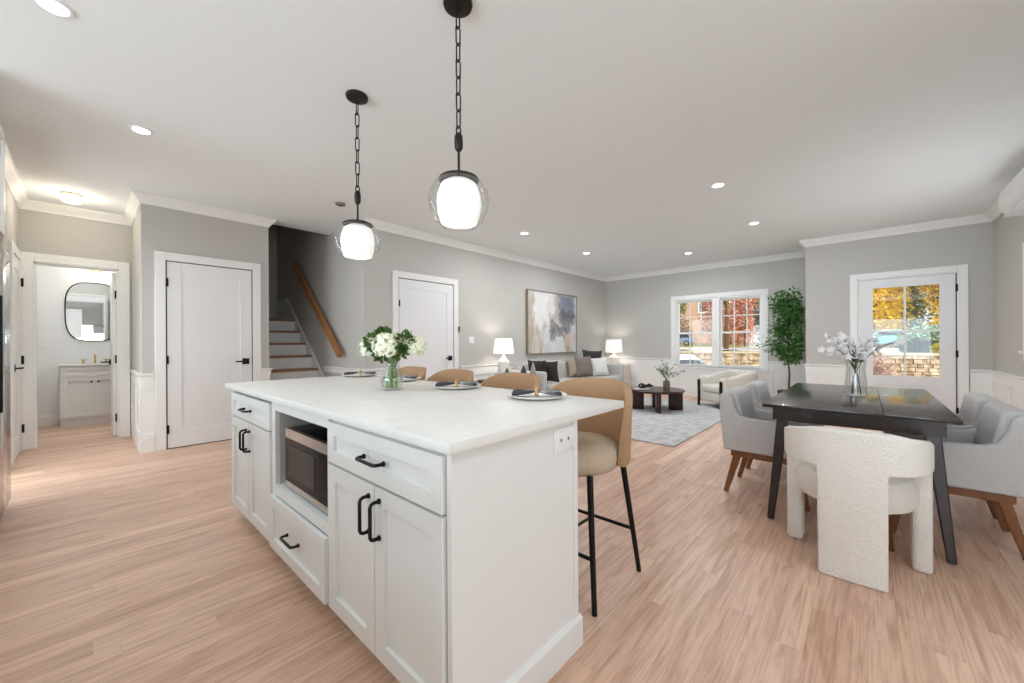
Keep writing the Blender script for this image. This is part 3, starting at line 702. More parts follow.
# ------------------------------------------------------------------ pendants
def make_pendant(label):
    t = thing('pendant_light', label, 'pendant light', group='pendants above the island')   # origin at ceiling
    MB().lathe([(0, 0), (.068, 0), (.070, -.006), (.066, -.018), (.03, -.024), (0, -.024)], seg=32).build('canopy', M_bronze, t)
    mb = MB(); z = -.035; k = 0
    mb.tube([(0, 0, -.02), (0, 0, -.05)], .006)
    while z > -.60:
        hw, hl = .0125, .044; pts = []
        for q in range(14):
            a = q / 14 * 2 * PI; cx, cz = hw * math.cos(a), (hl - hw) * (1 if math.sin(a) >= 0 else -1) + hw * math.sin(a)
            pts.append((cx, 0, cz) if k % 2 == 0 else (0, cx, cz))
        mb.tube([(p[0], p[1], p[2] + z - hl) for p in pts], .0036, 6, closed=True); z -= 2 * hl - .009; k += 1
    mb.build('chain', M_bronze, t)
    MB().lathe([(0, -.62), (.008, -.62), (.019, -.635), (.021, -.67), (.019, -.695), (.008, -.71), (.006, -.71), (.006, -.83), (0, -.83)], seg=20).build('swivel', M_bronze, t)
    MB().lathe([(0, -.822), (.02, -.822), (.07, -.828), (.093, -.838), (.096, -.846), (.088, -.846), (.06, -.838), (0, -.834)], seg=40).build('cap', M_bronze, t)
    MB().lathe([(0, -.845), (.05, -.848), (.080, -.868), (.096, -.915), (.100, -.955), (.094, -1.01), (.082, -1.05), (.078, -1.053), (0, -1.05)], seg=72, rib=.0045).build('shade', M_shade, t)
    MB().lathe([(.088, -.846), (.112, -.86), (.136, -.90), (.144, -.94), (.136, -.99), (.112, -1.04), (.078, -1.068), (.06, -1.075)], seg=48).build('glass_globe', M_globe, t)
    return t
p0 = make_pendant('glass globe pendant with glowing ribbed shade, nearer and larger of the two'); p0.location = (-1.432, 1.2, CZ)
copy_tree(p0, (-2.455, 1.2, CZ), 0, 'glass globe pendant with glowing ribbed shade, farther one near the stairs')
for x in (-1.432, -2.455): lamp('pendant_bulb', 'POINT', (x, 1.2, CZ - 1.16), 1.5, (1, .93, .82), shadow_soft_size=.07)

# downlights
DL = [(-1.125, 4.40, 'large bright one right of centre'), (-1.125, 6.14, 'further right one nearer the dining wall'), (-3.71, 4.35, 'left one above the living room door side'), (-3.72, 6.08, 'one above the abstract painting'), (-2.38, 7.36, 'one in front of the living room window'), (-4.03, .285, 'single one before the closet door'), (-2.86, -.10, 'one at the top left edge of the photo')]
d0 = None
for x, y, s_ in DL:
    lab = 'round recessed ceiling downlight, ' + s_
    if d0 is None:
        d0 = thing('downlight', lab, 'ceiling light', (x, y, CZ), group='recessed downlights')
        MB().lathe([(.052, -.001), (.052, -.007), (.066, -.006), (.069, 0)], seg=32).build('trim_ring', M_plastic, d0)
        MB().lathe([(0, -.004), (.053, -.004), (.053, -.001), (0, -.001)], seg=32).build('lens', M_down, d0)
    else: copy_tree(d0, (x, y, CZ), 0, lab)
    lamp('downlight_and_fill', 'AREA', (x, y, CZ - .012), (9 if x > -2 else 16) if y > 4 else 5, (.95, .965, 1), (0, 0, 0), shape='DISK', size=.1)
lamp('downlight_and_fill', 'AREA', (.85, 1.1, CZ - .012), 12, (.93, .97, 1), (0, 0, 0), shape='DISK', size=.3)  # added fill without a fixture, brightens the near floor
lamp('downlight_and_fill', 'AREA', (1.2 - .4, 3.0 - .6, CZ - .012), 6, (.93, .97, 1), (0, 0, 0), shape='DISK', size=.2) if 0 else None
t = thing('flush_light', 'glowing drum flush light on the hallway ceiling', 'ceiling light', (-6.28, -.10, CZ))
MB().lathe([(0, 0), (.078, 0), (.078, -.014), (0, -.014)], seg=32).build('base', M_brass, t)
MB().lathe([(.070, -.014), (.072, -.075), (.062, -.085), (0, -.087)], seg=32).build('diffuser', emis('flush_diffuser', (1, .92, .75, 1), 5), t)
lamp('flush_bulb', 'POINT', (-6.28, -.1, CZ - .18), 5, (1, .88, .72), shadow_soft_size=.08)
t = thing('smoke_detector', 'small dark round detector on the ceiling by the stairs', 'detector', (-4.47, 1.98, CZ))
MB().lathe([(0, 0), (.055, 0), (.052, -.018), (.03, -.026), (0, -.028)], seg=28).build('housing', mat('grey_detector', sr(120, 114, 108), .5), t)
MB().lathe([(0, -.026), (.02, -.0265), (.018, -.031), (0, -.031)], seg=20).build('vent', M_bronze, t)

# ------------------------------------------------------------------ dining table
tb = thing('dining_table', 'dark espresso wood dining table with tapered splayed legs', 'table', (-.073, 3.82, 0))
hw, hl, TZ = .43, .86, .752
mb = MB(); mb.box(-hw, 0.139, -hl, hl, TZ - .022, TZ, bev=.002); mb.box(0.141, hw, -hl, hl, TZ - .022, TZ, bev=.002); mb.build('tabletop', M_espresso, tb)
mb = MB(); e = .05
mb.box(-hw + e, hw - e, -hl + e, -hl + e + .022, TZ - .105, TZ - .023); mb.box(-hw + e, hw - e, hl - e - .022, hl - e, TZ - .105, TZ - .023)
mb.box(-hw + e, -hw + e + .022, -hl + e + .022, hl - e - .022, TZ - .105, TZ - .023); mb.box(hw - e - .022, hw - e, -hl + e + .022, hl - e - .022, TZ - .105, TZ - .023); mb.build('apron', M_espresso, tb, smooth=False)
for sx in (-1, 1):
    for sy in (-1, 1):
        MB().cyl((sx * (hw - .105), sy * (hl - .11), TZ - .024), (sx * (hw - .035), sy * (hl - .105 + .05), 0), .047, .026, square=True).build('leg', M_espresso, tb, bev=.006)
# ------------------------------------------------------------------ grey dining armchairs (local: facing +y)
def make_armchair(label):
    t = thing('dining_armchair', label, 'chair', group='grey dining armchairs')
    W = .27
    # side + arm panels
    prof = [(-.26, .335), (.24, .335), (.275, .54), (.262, .575), (-.10, .585), (-.15, .60), (-.185, .66), (-.205, .735), (-.23, .762), (-.275, .762), (-.292, .74), (-.28, .52)]
    for sx in (-1, 1):
        MB().prism(prof, 'x', sx * (W - .055), sx * (W + .005)).build('arm', M_greyfab, t, bev=.018, seg=3)
    bk = [(-.25, .335), (-.12, .335), (-.12, .48), (-.175, .755), (-.205, .775), (-.27, .775), (-.29, .75), (-.275, .52)]
    MB().prism(bk, 'x', -W + .05, W - .05).build('backrest', M_greyfab, t, bev=.022, seg=3)
    MB().box(-W + .052, W - .052, -.13, .262, .335, .47, bev=.03, seg=3).build('seat', M_greyfab, t)
    mb = MB(); mb.box(-W + .03, W - .03, -.22, .22, .285, .334); mb.build('frame', M_walnut, t, bev=.006)
    for sx in (-1, 1):
        MB().cyl((sx * (W - .055), .19, .33), (sx * (W - .02), .25, 0), .034, .02, square=True).build('leg', M_walnut, t, bev=.004)
        MB().cyl((sx * (W - .055), -.17, .33), (sx * (W - .055), -.26, 0), .036, .021, square=True).build('leg', M_walnut, t, bev=.004)
    return t
g0 = make_armchair('light grey linen armchair on the left of the dining table, nearer the camera'); g0.location = (-.55, 3.555, 0); g0.rotation_euler.z = R_(-90)
copy_tree(g0, (-.545, 4.28, 0), R_(-90), 'light grey linen armchair on the left of the dining table, farther back')
copy_tree(g0, (.36, 3.53, 0), R_(90), 'light grey linen armchair on the right of the dining table, cut by the photo edge')
copy_tree(g0, (.36, 4.18, 0), R_(90), 'light grey linen armchair on the right of the dining table, second from the camera')

# white boucle chair, facing +y; origin between its legs
bc = thing('boucle_chair', 'white boucle chair with a wide T-shaped back at the near end of the table', 'chair', (-.057, 2.45, 0))
def band(cells, ts, zs, a, b, th, name, m, parent, y0=0, bev=.024, lean=0):
    # cells: function (t_mid, z_mid) -> bool ; curved band along a half ellipse
    mb = MB(); V = {}
    def pt(i, j, k):
        key = (i, j, k)
        if key in V: return V[key]
        t, z = ts[i], zs[j]; e = .62
        aa, bb_ = (a, b) if k == 0 else (a - th, b - th)
        x = aa * math.copysign(abs(math.sin(t)) ** e, t); y = b - bb_ * math.copysign(abs(math.cos(t)) ** e, math.cos(t)) if abs(t) <= PI / 2 else b + bb_ * abs(math.cos(t)) ** e
        if z > .7: z -= .085 * (1 - math.cos(t)) ** 1.0
        V[key] = mb.bm.verts.new((x, y + y0 - lean * z * max(0, math.cos(t)), z)); return V[key]
    inc = {(i, j) for i in range(len(ts) - 1) for j in range(len(zs) - 1) if cells((ts[i] + ts[i + 1]) / 2, (zs[j] + zs[j + 1]) / 2)}
    for i, j in inc:
        for k in (0, 1):
            q = [pt(i, j, k), pt(i + 1, j, k), pt(i + 1, j + 1, k), pt(i, j + 1, k)]; mb.bm.faces.new(q if k == 0 else q[::-1])
        for (di, dj, e0, e1) in ((-1, 0, (i, j), (i, j + 1)), (1, 0, (i + 1, j), (i + 1, j + 1)), (0, -1, (i, j), (i + 1, j)), (0, 1, (i, j + 1), (i + 1, j + 1))):
            if (i + di, j + dj) not in inc: mb.bm.faces.new([pt(*e0, 0), pt(*e1, 0), pt(*e1, 1), pt(*e0, 1)])
    return mb.build(name, m, parent, bev=bev, seg=3)
A_, B_ = .295, .40
def tt(x): return math.asin((x / A_) ** (1 / .62))
t1 = tt(.130)
ts = sorted({s_ * v for s_ in (-1, 1) for v in (0, t1 * .4, t1 * .7, t1, t1 + .12, t1 + .3, t1 + .5, .85, .95, 1.05, 1.15, 1.25, 1.36, 1.46, PI / 2)} | {0})
band(lambda t, z: z > .545 or abs(t) < t1, ts, [0, .2, .4, .545, .64, .735], A_, B_, .085, 'backrest', M_boucle, bc, lean=.10)
for sx in (-1, 1):
    MB().box(sx * A_ - (.075 if sx > 0 else 0), sx * A_ + (.075 if sx < 0 else 0), .33, .46, 0, .60, bev=.022, seg=3).build('leg', M_boucle, bc)
MB().lathe([(0, .30), (.19, .30), (.232, .32), (.25, .37), (.248, .42), (.225, .46), (.15, .485), (0, .492)], seg=40, sy=1.02).build('seat', M_boucle, bc, loc=(0, .34, 0))
for sx in (-1, 1):
    MB().cyl((sx * .12, .47, .31), (sx * .15, .53, 0), .024, .016, seg=14).build('foot', M_walnut, bc)

# vase with orchids on the dining table
dv_ = thing('orchid_vase', 'tall clear glass vase of white blossoms on the dining table', 'vase', (-.06, 3.84, TZ))
mb = MB(); mb.lathe([(0, .003), (.066, .003), (.07, .01), (.064, .10), (.055, .20), (.060, .27), (.055, .27), (.050, .20), (.059, .10), (.063, .016), (0, .012)], seg=40); mb.build('glass', M_vase, dv_)
rr = random.Random(11); mb = MB(); pm = MB(); gm = MB()
for k in range(11):
    a = rr.uniform(0, 6.28); sp = rr.uniform(.06, .24) * (1 if k else 1); h_ = rr.uniform(.30, .45)
    d = Rv * math.cos(a) * 1.15 + Fv * math.sin(a) * .7
    b0 = Vector((.03 * math.cos(a + 3), .03 * math.sin(a + 3), .015)); b1 = Vector((0, 0, .24)); tip = d * sp + Vector((0, 0, h_))
    pts = [b0, b0.lerp(b1, .6), b1 + d * .03, b1.lerp(tip, .6) + Vector((0, 0, .03)), tip]; mb.tube(pts, .0028, 6)
    for q in range(7):
        c = b1.lerp(tip, .45 + .6 * q / 6) + Vector((rr.gauss(0, .016), rr.gauss(0, .016), rr.gauss(0, .016)))
        nrm = Vector((rr.gauss(0, 1), rr.gauss(0, 1), .4)).normalized(); u = nrm.orthogonal().normalized(); v = nrm.cross(u)
        for z in range(5):
            b = z * 2 * PI / 5; pm.leaf(c, u * math.cos(b) + v * math.sin(b) + nrm * .3, nrm, .03, .026)
for k in range(40): gm.leaf((rr.gauss(.01, .02), rr.gauss(0, .02), rr.uniform(.24, .31)), (rr.gauss(0, 1), rr.gauss(0, 1), .8), (rr.gauss(0, 1), 1, 1), .05, .018)
mb.build('stem', mat('brown_green_stem', sr(88, 84, 58), .6), dv_); pm.build('blossom', M_petal, dv_, recalc=False); gm.build('leaf', M_hyleaf, dv_, recalc=False)

# ------------------------------------------------------------------ mini split
ac = thing('air_conditioner', 'white wall-mounted mini split unit high on the right wall', 'air conditioner', (XR, 6.22, 2.53))
# faces -x ; length along y (towards the camera)
prof = [(0, -.145), (-.10, -.145), (-.165, -.12), (-.205, -.07), (-.215, .0), (-.205, .10), (-.17, .14), (0, .145)]
mb = MB()
for ya_, yb_ in ((-.88, .0),):
    mb.prism(prof, 'y', ya_, yb_)
mb.build('housing', M_plastic, ac, bev=.012, seg=3)
MB().box(-.19, -.05, -.82, -.06, -.151, -.143).build('louver', mat('louver_grey', sr(200, 202, 202), .4), ac, bev=.002)

# ------------------------------------------------------------------ living room
tag(MB().box(-3.88, -1.57, 4.35, 7.95, .001, .014, bev=.004).build('area_rug', ramp_mat('pale_grey_rug', [(0, sr(158, 160, 162)), (.45, sr(186, 187, 188)), (.6, sr(205, 205, 203)), (1, sr(170, 172, 174))], 9, .98, 8, bump=.4)), 'large pale grey area rug under the coffee table', 'rug')
RZ = .0145
def leaves_ball(mb, c, r, n, rr, L, W, flat=1.0, up=.3):
    for i in range(n):
        d = Vector((rr.gauss(0, 1), rr.gauss(0, 1), rr.gauss(0, 1))).normalized(); q = rr.random() ** .5
        p = Vector(c) + Vector((d.x * r[0], d.y * r[1], d.z * r[2])) * q
        mb.leaf(p, d + Vector((rr.gauss(0, .7), rr.gauss(0, .7), rr.gauss(0, .7) - .2)), Vector((rr.gauss(0, 1), rr.gauss(0, 1), 1)), L * rr.uniform(.7, 1.2), W)
ct = thing('coffee_table', 'round dark mahogany coffee table with thick slab legs', 'coffee table', (-2.66, 6.56, RZ))
TH = .345
MB().lathe([(0, TH - .035), (.44, TH - .035), (.455, TH - .025), (.455, TH - .006), (.448, TH), (0, TH)], seg=56).build('tabletop', M_mahog, ct)
for a in (-62, 28, 118, 208):
    MB().box(.20, .42, -.035, .035, 0, TH - .036, bev=.004, mtx=Matrix.Rotation(R_(a), 4, 'Z')).build('leg', M_mahog, ct)
v = thing('stem_vase', 'small brown stone vase of eucalyptus on the coffee table', 'vase', (-2.52, 6.66, RZ + TH))
MB().lathe([(0, 0), (.052, 0), (.056, .01), (.056, .12), (.045, .145), (.028, .15), (.024, .15), (.024, .13), (0, .13)], seg=28).build('body', mat('taupe_stone', sr(128, 112, 104), .8, noise=.1), v)
rr = random.Random(3); mb = MB(); lm = MB()
for k in range(11):
    a = rr.uniform(0, 6.28); d = Rv * math.cos(a) + Fv * math.sin(a); sp = rr.uniform(.08, .26) * (1.35 if math.cos(a) > 0 else .7); tip = d * sp + Vector((0, 0, rr.uniform(.28, .48)))
    b = Vector((0, 0, .14)); mb.tube([b, b.lerp(tip, .5) + Vector((0, 0, .04)), tip], .0025, 6)
    for q in range(13):
        c = b.lerp(tip, .3 + .7 * q / 12) + Vector((0, 0, .03 * (1 - q / 12))); lm.leaf(c, (rr.gauss(0, 1), rr.gauss(0, 1), rr.gauss(0, .6)), (rr.gauss(0, 1), rr.gauss(0, 1), 1), .04, .026)
mb.build('stem', M_stem, v); lm.build('leaf', M_euc, v, recalc=False)
ko = thing('knot_ornament', 'glossy black link knot ornament on the coffee table', 'ornament', (-2.78, 6.43, RZ + TH + .016))
for i in range(4):
    pts = [(.045 * math.cos(a) + i * .045 - .07, .035 * math.sin(a) * (1 if i % 2 else .5) + .008 * i, .042 + .03 * math.sin(a + i) * (1 if i % 2 == 0 else .3)) for a in [k / 16 * 2 * PI for k in range(16)]]
    MB().tube(pts, .014, 10, closed=True).build('ring', mat('black_gloss', sr(14, 12, 12), .15), ko, rz=.6)
tag(MB().box(-.13, .13, -.09, .09, 0, .016, bev=.003).build('magazine', mat('pale_cover', sr(214, 212, 208), .5), loc=(-2.83, 6.38, RZ + TH), rz=.7), 'pale flat book under the black knot ornament', 'book')

# barrel armchair
fl_, fr_ = Vector((-2.30, 7.58, 0)), Vector((-1.755, 7.18, 0)); dF = (fr_ - fl_).normalized()
ang = math.atan2(dF.y, dF.x)  # local x axis along front, facing local -y
bar = thing('barrel_armchair', 'cream upholstered barrel armchair with black front posts by the window', 'armchair', (*((fl_ + fr_) / 2).xy, RZ), ang)
wA = (fr_ - fl_).length / 2 + .01
NSx = 36; path = []
for i in range(NSx + 1):
    u = i / NSx
    if u < .3: path.append((-wA + .07, .82 * u / .3 * .5))
    elif u > .7: path.append((wA - .07, .82 * (1 - u) / .3 * .5))
    else:
        a = PI - (u - .3) / .4 * PI; path.append(((wA - .07) * math.copysign(abs(math.cos(a)) ** .75, math.cos(a)), .41 + .36 * math.sin(a) ** .75))
mb = MB(); rows = []
for z_ in (.09, .2, .35, .46, .53):
    rows.append([(x, y, z_ + (.10 * max(0, min(1, (y - .15) / .45)) if z_ > .4 else 0)) for x, y in path])
mb.sheet(rows).build('backrest', M_cream, bar, solid=.13, bev=.05, seg=4)
MB().box(-wA + .12, wA - .12, -.01, .56, .10, .26, bev=.03, seg=3).build('seat_base', M_cream, bar)
MB().box(-wA + .125, wA - .125, -.03, .52, .262, .39, bev=.045, seg=4).build('seat_cushion', M_cream, bar)
for sx in (-1, 1): MB().box(sx * (wA - .07) - .022, sx * (wA - .07) + .022, -.035, -.008, 0, .47, bev=.006).build('leg', M_black, bar)
for sx in (-1, 1): MB().box(sx * .2 - .02, sx * .2 + .02, .55, .59, 0, .105, bev=.004).build('leg', M_black, bar)

# sofa
M_stripe = mat('sofa_channel_grey', sr(196, 193, 187), .95, noise=.05, nscale=60, bump=.2, bscale=300)
sf = thing('sofa', 'long pale grey sofa with channelled back against the living room wall', 'sofa')
SY0, SY1 = 5.06, 7.95
MB().box(-4.70, -3.92, SY0 + .12, SY1 - .12, .10, .30, bev=.02).build('base', M_stripe, sf)
mb = MB(); n = 3
for i in range(n): a = SY0 + .13 + (SY1 - SY0 - .26) * i / n; mb.box(-4.52, -3.88, a, a + (SY1 - SY0 - .26) / n - .01, .30, .46, bev=.04, seg=3)
mb.build('seat_cushion', M_stripe, sf)
nb = 40; mb = MB()
for i in range(nb): a = SY0 + .13 + (SY1 - SY0 - .26) * i / nb; mb.box(-4.74, -4.50, a, a + (SY1 - SY0 - .26) / nb, .30, .775, bev=.026, seg=2)
mb.build('backrest', M_stripe, sf)
for a in (SY0, SY1 - .12): MB().box(-4.74, -3.92, a, a + .12, .10, .68, bev=.04, seg=3).build('arm', M_stripe, sf)
for yy in (SY0 + .08, SY1 - .08):
    for xx in (-4.65, -4.0): MB().cyl((xx, yy, 0), (xx, yy, .105), .02).build('leg', M_black, sf)
def cushion(label, m, loc, size, lean, rz, tilt=0):
    n = 14; mb = MB()
    for sgn in (1, -1):
        g = []
        for i in range(n + 1):
            row = []
            for j in range(n + 1):
                u, v_ = i / n * 2 - 1, j / n * 2 - 1; k = (1 - u ** 4) * (1 - v_ ** 4)
                pin = 1 - .10 * (1 - abs(u) ** 2.5) * abs(v_) ** 2 ; pin2 = 1 - .10 * (1 - abs(v_) ** 2.5) * abs(u) ** 2
                row.append((u * size / 2 * pin2, sgn * size * .19 * k ** .75, v_ * size / 2 * pin))
            g.append(row)
        mb.sheet(g)
    bmesh.ops.remove_doubles(mb.bm, verts=mb.bm.verts, dist=1e-4)
    mb_m = Matrix.Rotation(lean, 4, 'X') @ Matrix.Rotation(tilt, 4, 'Y'); bmesh.ops.transform(mb.bm, matrix=mb_m, verts=mb.bm.verts)
    o = mb.build('throw_pillow', m, loc=loc, rz=rz); return tag(o, label, 'pillow', 'pillows on the sofa')
F_dark = mat('charcoal_pillow', sr(62, 56, 54), .95, noise=.2, nscale=50, bump=.4, bscale=200)
F_taupe = mat('taupe_pillow', sr(128, 116, 110), .95, noise=.1, nscale=60)
F_white = mat('white_pillow', sr(222, 222, 218), .95, noise=.05, nscale=60, bump=.4, bscale=120)
F_olive = mat('olive_pillow', sr(160, 150, 128), .95)
cushion('black pillow leaning at the lamp end of the sofa', F_dark, (-4.15, 5.50, .655), .39, R_(12), R_(14))
cushion('dark brown pillow tucked behind the black pillow at the lamp end', mat('dark_brown_pillow', sr(52, 42, 40), .95), (-4.24, 5.30, .67), .39, R_(8), R_(4))
cushion('olive pillow edge at the left of the three far sofa pillows', F_olive, (-4.40, 6.72, .66), .40, R_(-12), R_(80))
cushion('taupe grey pillow in the far pillow group on the sofa', F_taupe, (-4.28, 6.86, .675), .44, R_(-12), R_(70))
cushion('charcoal pillow standing tallest at the far end of the sofa', F_dark, (-4.42, 7.44, .755), .50, R_(-8), R_(62), R_(4))
cushion('small white pillow in front of the charcoal pillow', F_white, (-4.14, 7.24, .66), .40, R_(-16), R_(55), R_(-4))

# lamps
def make_lamp(label, base_h, ribbed):
    t = thing('table_lamp', label, 'lamp', group='white table lamps in the living room')
    return t
def lamp_parts(t, bh, bw, sh0, sh1, sr0, sr1):
    MB().lathe([(0, 0), (bw, 0), (bw * 1.04, .015), (bw * 1.04, bh * .80), (bw * .9, bh * .86), (bw * .5, bh * .93), (.03, bh + .01), (.014, bh + .045), (.012, sh0 + .04), (0, sh0 + .04)], seg=48, rib=.0015).build('base', M_ceramic, t)
    MB().lathe([(sr0, sh0), (sr1, sh1), (sr1 - .003, sh1), (sr0 - .003, sh0)], seg=40).build('lamp_shade', M_lampshade, t)
    MB().cyl((0, 0, sh1 - .03), (0, 0, sh1 + .02), .005).box(-sr1 + .003, sr1 - .003, -.003, .003, sh1 - .012, sh1 - .008).build('finial', M_brass, t)
L1 = thing('table_lamp', 'white table lamp, lit, on the dark console at the near end of the sofa', 'lamp', (-4.50, 4.72, .56), group='white table lamps in the living room')
lamp_parts(L1, .36, .095, .425, .675, .178, .145)
L2 = thing('table_lamp', 'white table lamp, lit, on the pale end table in the far corner', 'lamp', (-4.42, 8.42, .63), group='white table lamps in the living room')
lamp_parts(L2, .24, .11, .30, .60, .205, .18)
lamp('lamp_bulb', 'POINT', (-4.50, 4.72, 1.13), 3.4, (1, .88, .76), shadow_soft_size=.04)
lamp('lamp_bulb', 'POINT', (-4.42, 8.42, 1.08), 3.4, (1, .88, .76), shadow_soft_size=.04)
et = thing('end_table', 'pale wooden end table under the far corner lamp', 'side table', (-4.38, 8.35, 0))
M_pale = mat('pale_lacquer', sr(220, 212, 202), .4)
MB().box(-.27, .27, -.27, .27, .60, .63, bev=.004).build('tabletop', M_pale, et)
for sx in (-1, 1): MB().box(sx * .27 - (.03 if sx > 0 else 0), sx * .27 + (.03 if sx < 0 else 0), -.27, .27, 0, .60).build('side_panel', M_pale, et, smooth=False)
ctb = thing('console_table', 'dark console table holding the near lamp and three cone ornaments', 'side table', (-4.325, 4.65, 0))
MB().box(-.395, .395, -.33, .33, .53, .56, bev=.004).build('tabletop', M_espresso, ctb)
for sx in (-1, 1):
    for sy in (-1, 1): MB().box(sx * .36 - .018, sx * .36 + .018, sy * .30 - .018, sy * .30 + .018, 0, .53).build('leg', M_espresso, ctb, smooth=False)
for (px, py, h_, r_, c, lb) in ((-4.20, 4.48, .215, .055, sr(74, 92, 66), 'dark green'), (-4.13, 4.80, .24, .068, sr(44, 48, 72), 'navy blue'), (-4.01, 4.90, .29, .058, sr(150, 148, 142), 'grey')):
    tag(MB().lathe([(0, 0), (r_ * .9, 0), (r_, .01), (r_ * .95, h_ * .3), (r_ * .62, h_ * .62), (r_ * .2, h_ * .92), (0, h_)], seg=28).build('cone_ornament', mat(lb + '_cone', c, .6, noise=.15), loc=(px, py, .56)), lb + ' cone ornament on the console beside the near lamp', 'ornament', 'cone ornaments')

# painting
def painting_mat():
    m = bpy.data.materials.new('abstract_canvas'); m.use_nodes = True; nt = m.node_tree; b = nt.nodes['Principled BSDF']; L = nt.links.new; N = nt.nodes.new
    tc = N('ShaderNodeTexCoord'); b.inputs['Roughness'].default_value = .6
    n1 = N('ShaderNodeTexNoise'); n1.inputs['Scale'].default_value = 2.4; n1.inputs['Detail'].default_value = 5; n1.inputs['Distortion'].default_value = .8
    mp = N('ShaderNodeMapping'); mp.inputs['Scale'].default_value = (1, 1, .6); L(tc.outputs['Object'], mp.inputs[0]); L(mp.outputs[0], n1.inputs['Vector'])
    r1 = N('ShaderNodeValToRGB'); E_ = r1.color_ramp.elements; E_[0].position = .25; E_[0].color = sr(120, 122, 128); E_[1].position = .75; E_[1].color = sr(232, 230, 228)
    for p_, c_ in ((.4, sr(196, 182, 166)), (.48, sr(226, 226, 226)), (.6, sr(206, 206, 210)), (.66, sr(176, 164, 150))): q = E_.new(p_); q.color = c_
    L(n1.outputs['Fac'], r1.inputs[0])
    # soft rectangles at places of the canvas (object coords: x in plane = Y world)
    sx = N('ShaderNodeSeparateXYZ'); nz = N('ShaderNodeTexNoise'); nz.inputs['Scale'].default_value = 7; nz.inputs['Detail'].default_value = 4; L(tc.outputs['Object'], nz.inputs['Vector'])
    ad = N('ShaderNodeMix'); ad.data_type = 'RGBA'; ad.blend_type = 'ADD'; ad.inputs[0].default_value = .35; L(tc.outputs['Object'], ad.inputs[6]); L(nz.outputs['Color'], ad.inputs[7]); L(ad.outputs[2], sx.inputs[0])
    last = r1.outputs[0]
    def blob(cy, cz, hy, hz, col, amt):
        nonlocal last
        def dist(o, c, h):
            s_ = N('ShaderNodeMath'); s_.operation = 'SUBTRACT'; s_.inputs[1].default_value = c + .17; L(o, s_.inputs[0])
            a_ = N('ShaderNodeMath'); a_.operation = 'ABSOLUTE'; L(s_.outputs[0], a_.inputs[0])
            d_ = N('ShaderNodeMapRange'); d_.inputs[1].default_value = h * .75; d_.inputs[2].default_value = h * 1.15; d_.inputs[3].default_value = 1; d_.inputs[4].default_value = 0; L(a_.outputs[0], d_.inputs[0]); return d_.outputs[0]
        mu = N('ShaderNodeMath'); mu.operation = 'MULTIPLY'; L(dist(sx.outputs[1], cy, hy), mu.inputs[0]); L(dist(sx.outputs[2], cz, hz), mu.inputs[1])
        m2 = N('ShaderNodeMath'); m2.operation = 'MULTIPLY'; m2.inputs[1].default_value = amt; L(mu.outputs[0], m2.inputs[0])
        mx = N('ShaderNodeMix'); mx.data_type = 'RGBA'; L(m2.outputs[0], mx.inputs[0]); L(last, mx.inputs[6]); mx.inputs[7].default_value = col; last = mx.outputs[2]
    blob(-.72, 0, .12, .62, sr(186, 172, 154), .8)
    blob(-.4, .28, .25, .33, sr(232, 231, 230), .8)
    blob(.42, .36, .36, .28, sr(104, 118, 138), .8)
    blob(.5, .12, .28, .16, sr(96, 96, 104), .8)
    blob(.1, .28, .09, .38, sr(198, 186, 164), .7)
    blob(-.05, -.12, .09, .26, sr(112, 96, 84), .7)
    blob(.3, -.14, .30, .12, sr(84, 90, 106), .7)
    blob(.58, -.35, .2, .16, sr(214, 196, 184), .7)
    blob(-.5, -.35, .16, .2, sr(200, 188, 170), .6)
    L(last, b.inputs['Base Color']); return m
# frame box: y 5.68..7.36, z .945..2.19
pt_ = thing('abstract_painting', 'large abstract canvas in grey, cream and slate blue above the sofa', 'painting', (XP, 6.50, 1.567))
fy, fz = .845, .625
mb = MB(); mb.box(.002, .05, -fy, -fy + .02, -fz, fz); mb.box(.002, .05, fy - .02, fy, -fz, fz); mb.box(.002, .05, -fy + .02, fy - .02, fz - .02, fz); mb.box(.002, .05, -fy + .02, fy - .02, -fz, -fz + .02)
mb.build('frame', mat('champagne_frame', sr(150, 132, 112), .45, metal=.3), pt_, smooth=False)
MB().box(.002, .04, -fy + .02, fy - .02, -fz + .02, fz - .02).build('canvas', painting_mat(), pt_, smooth=False)

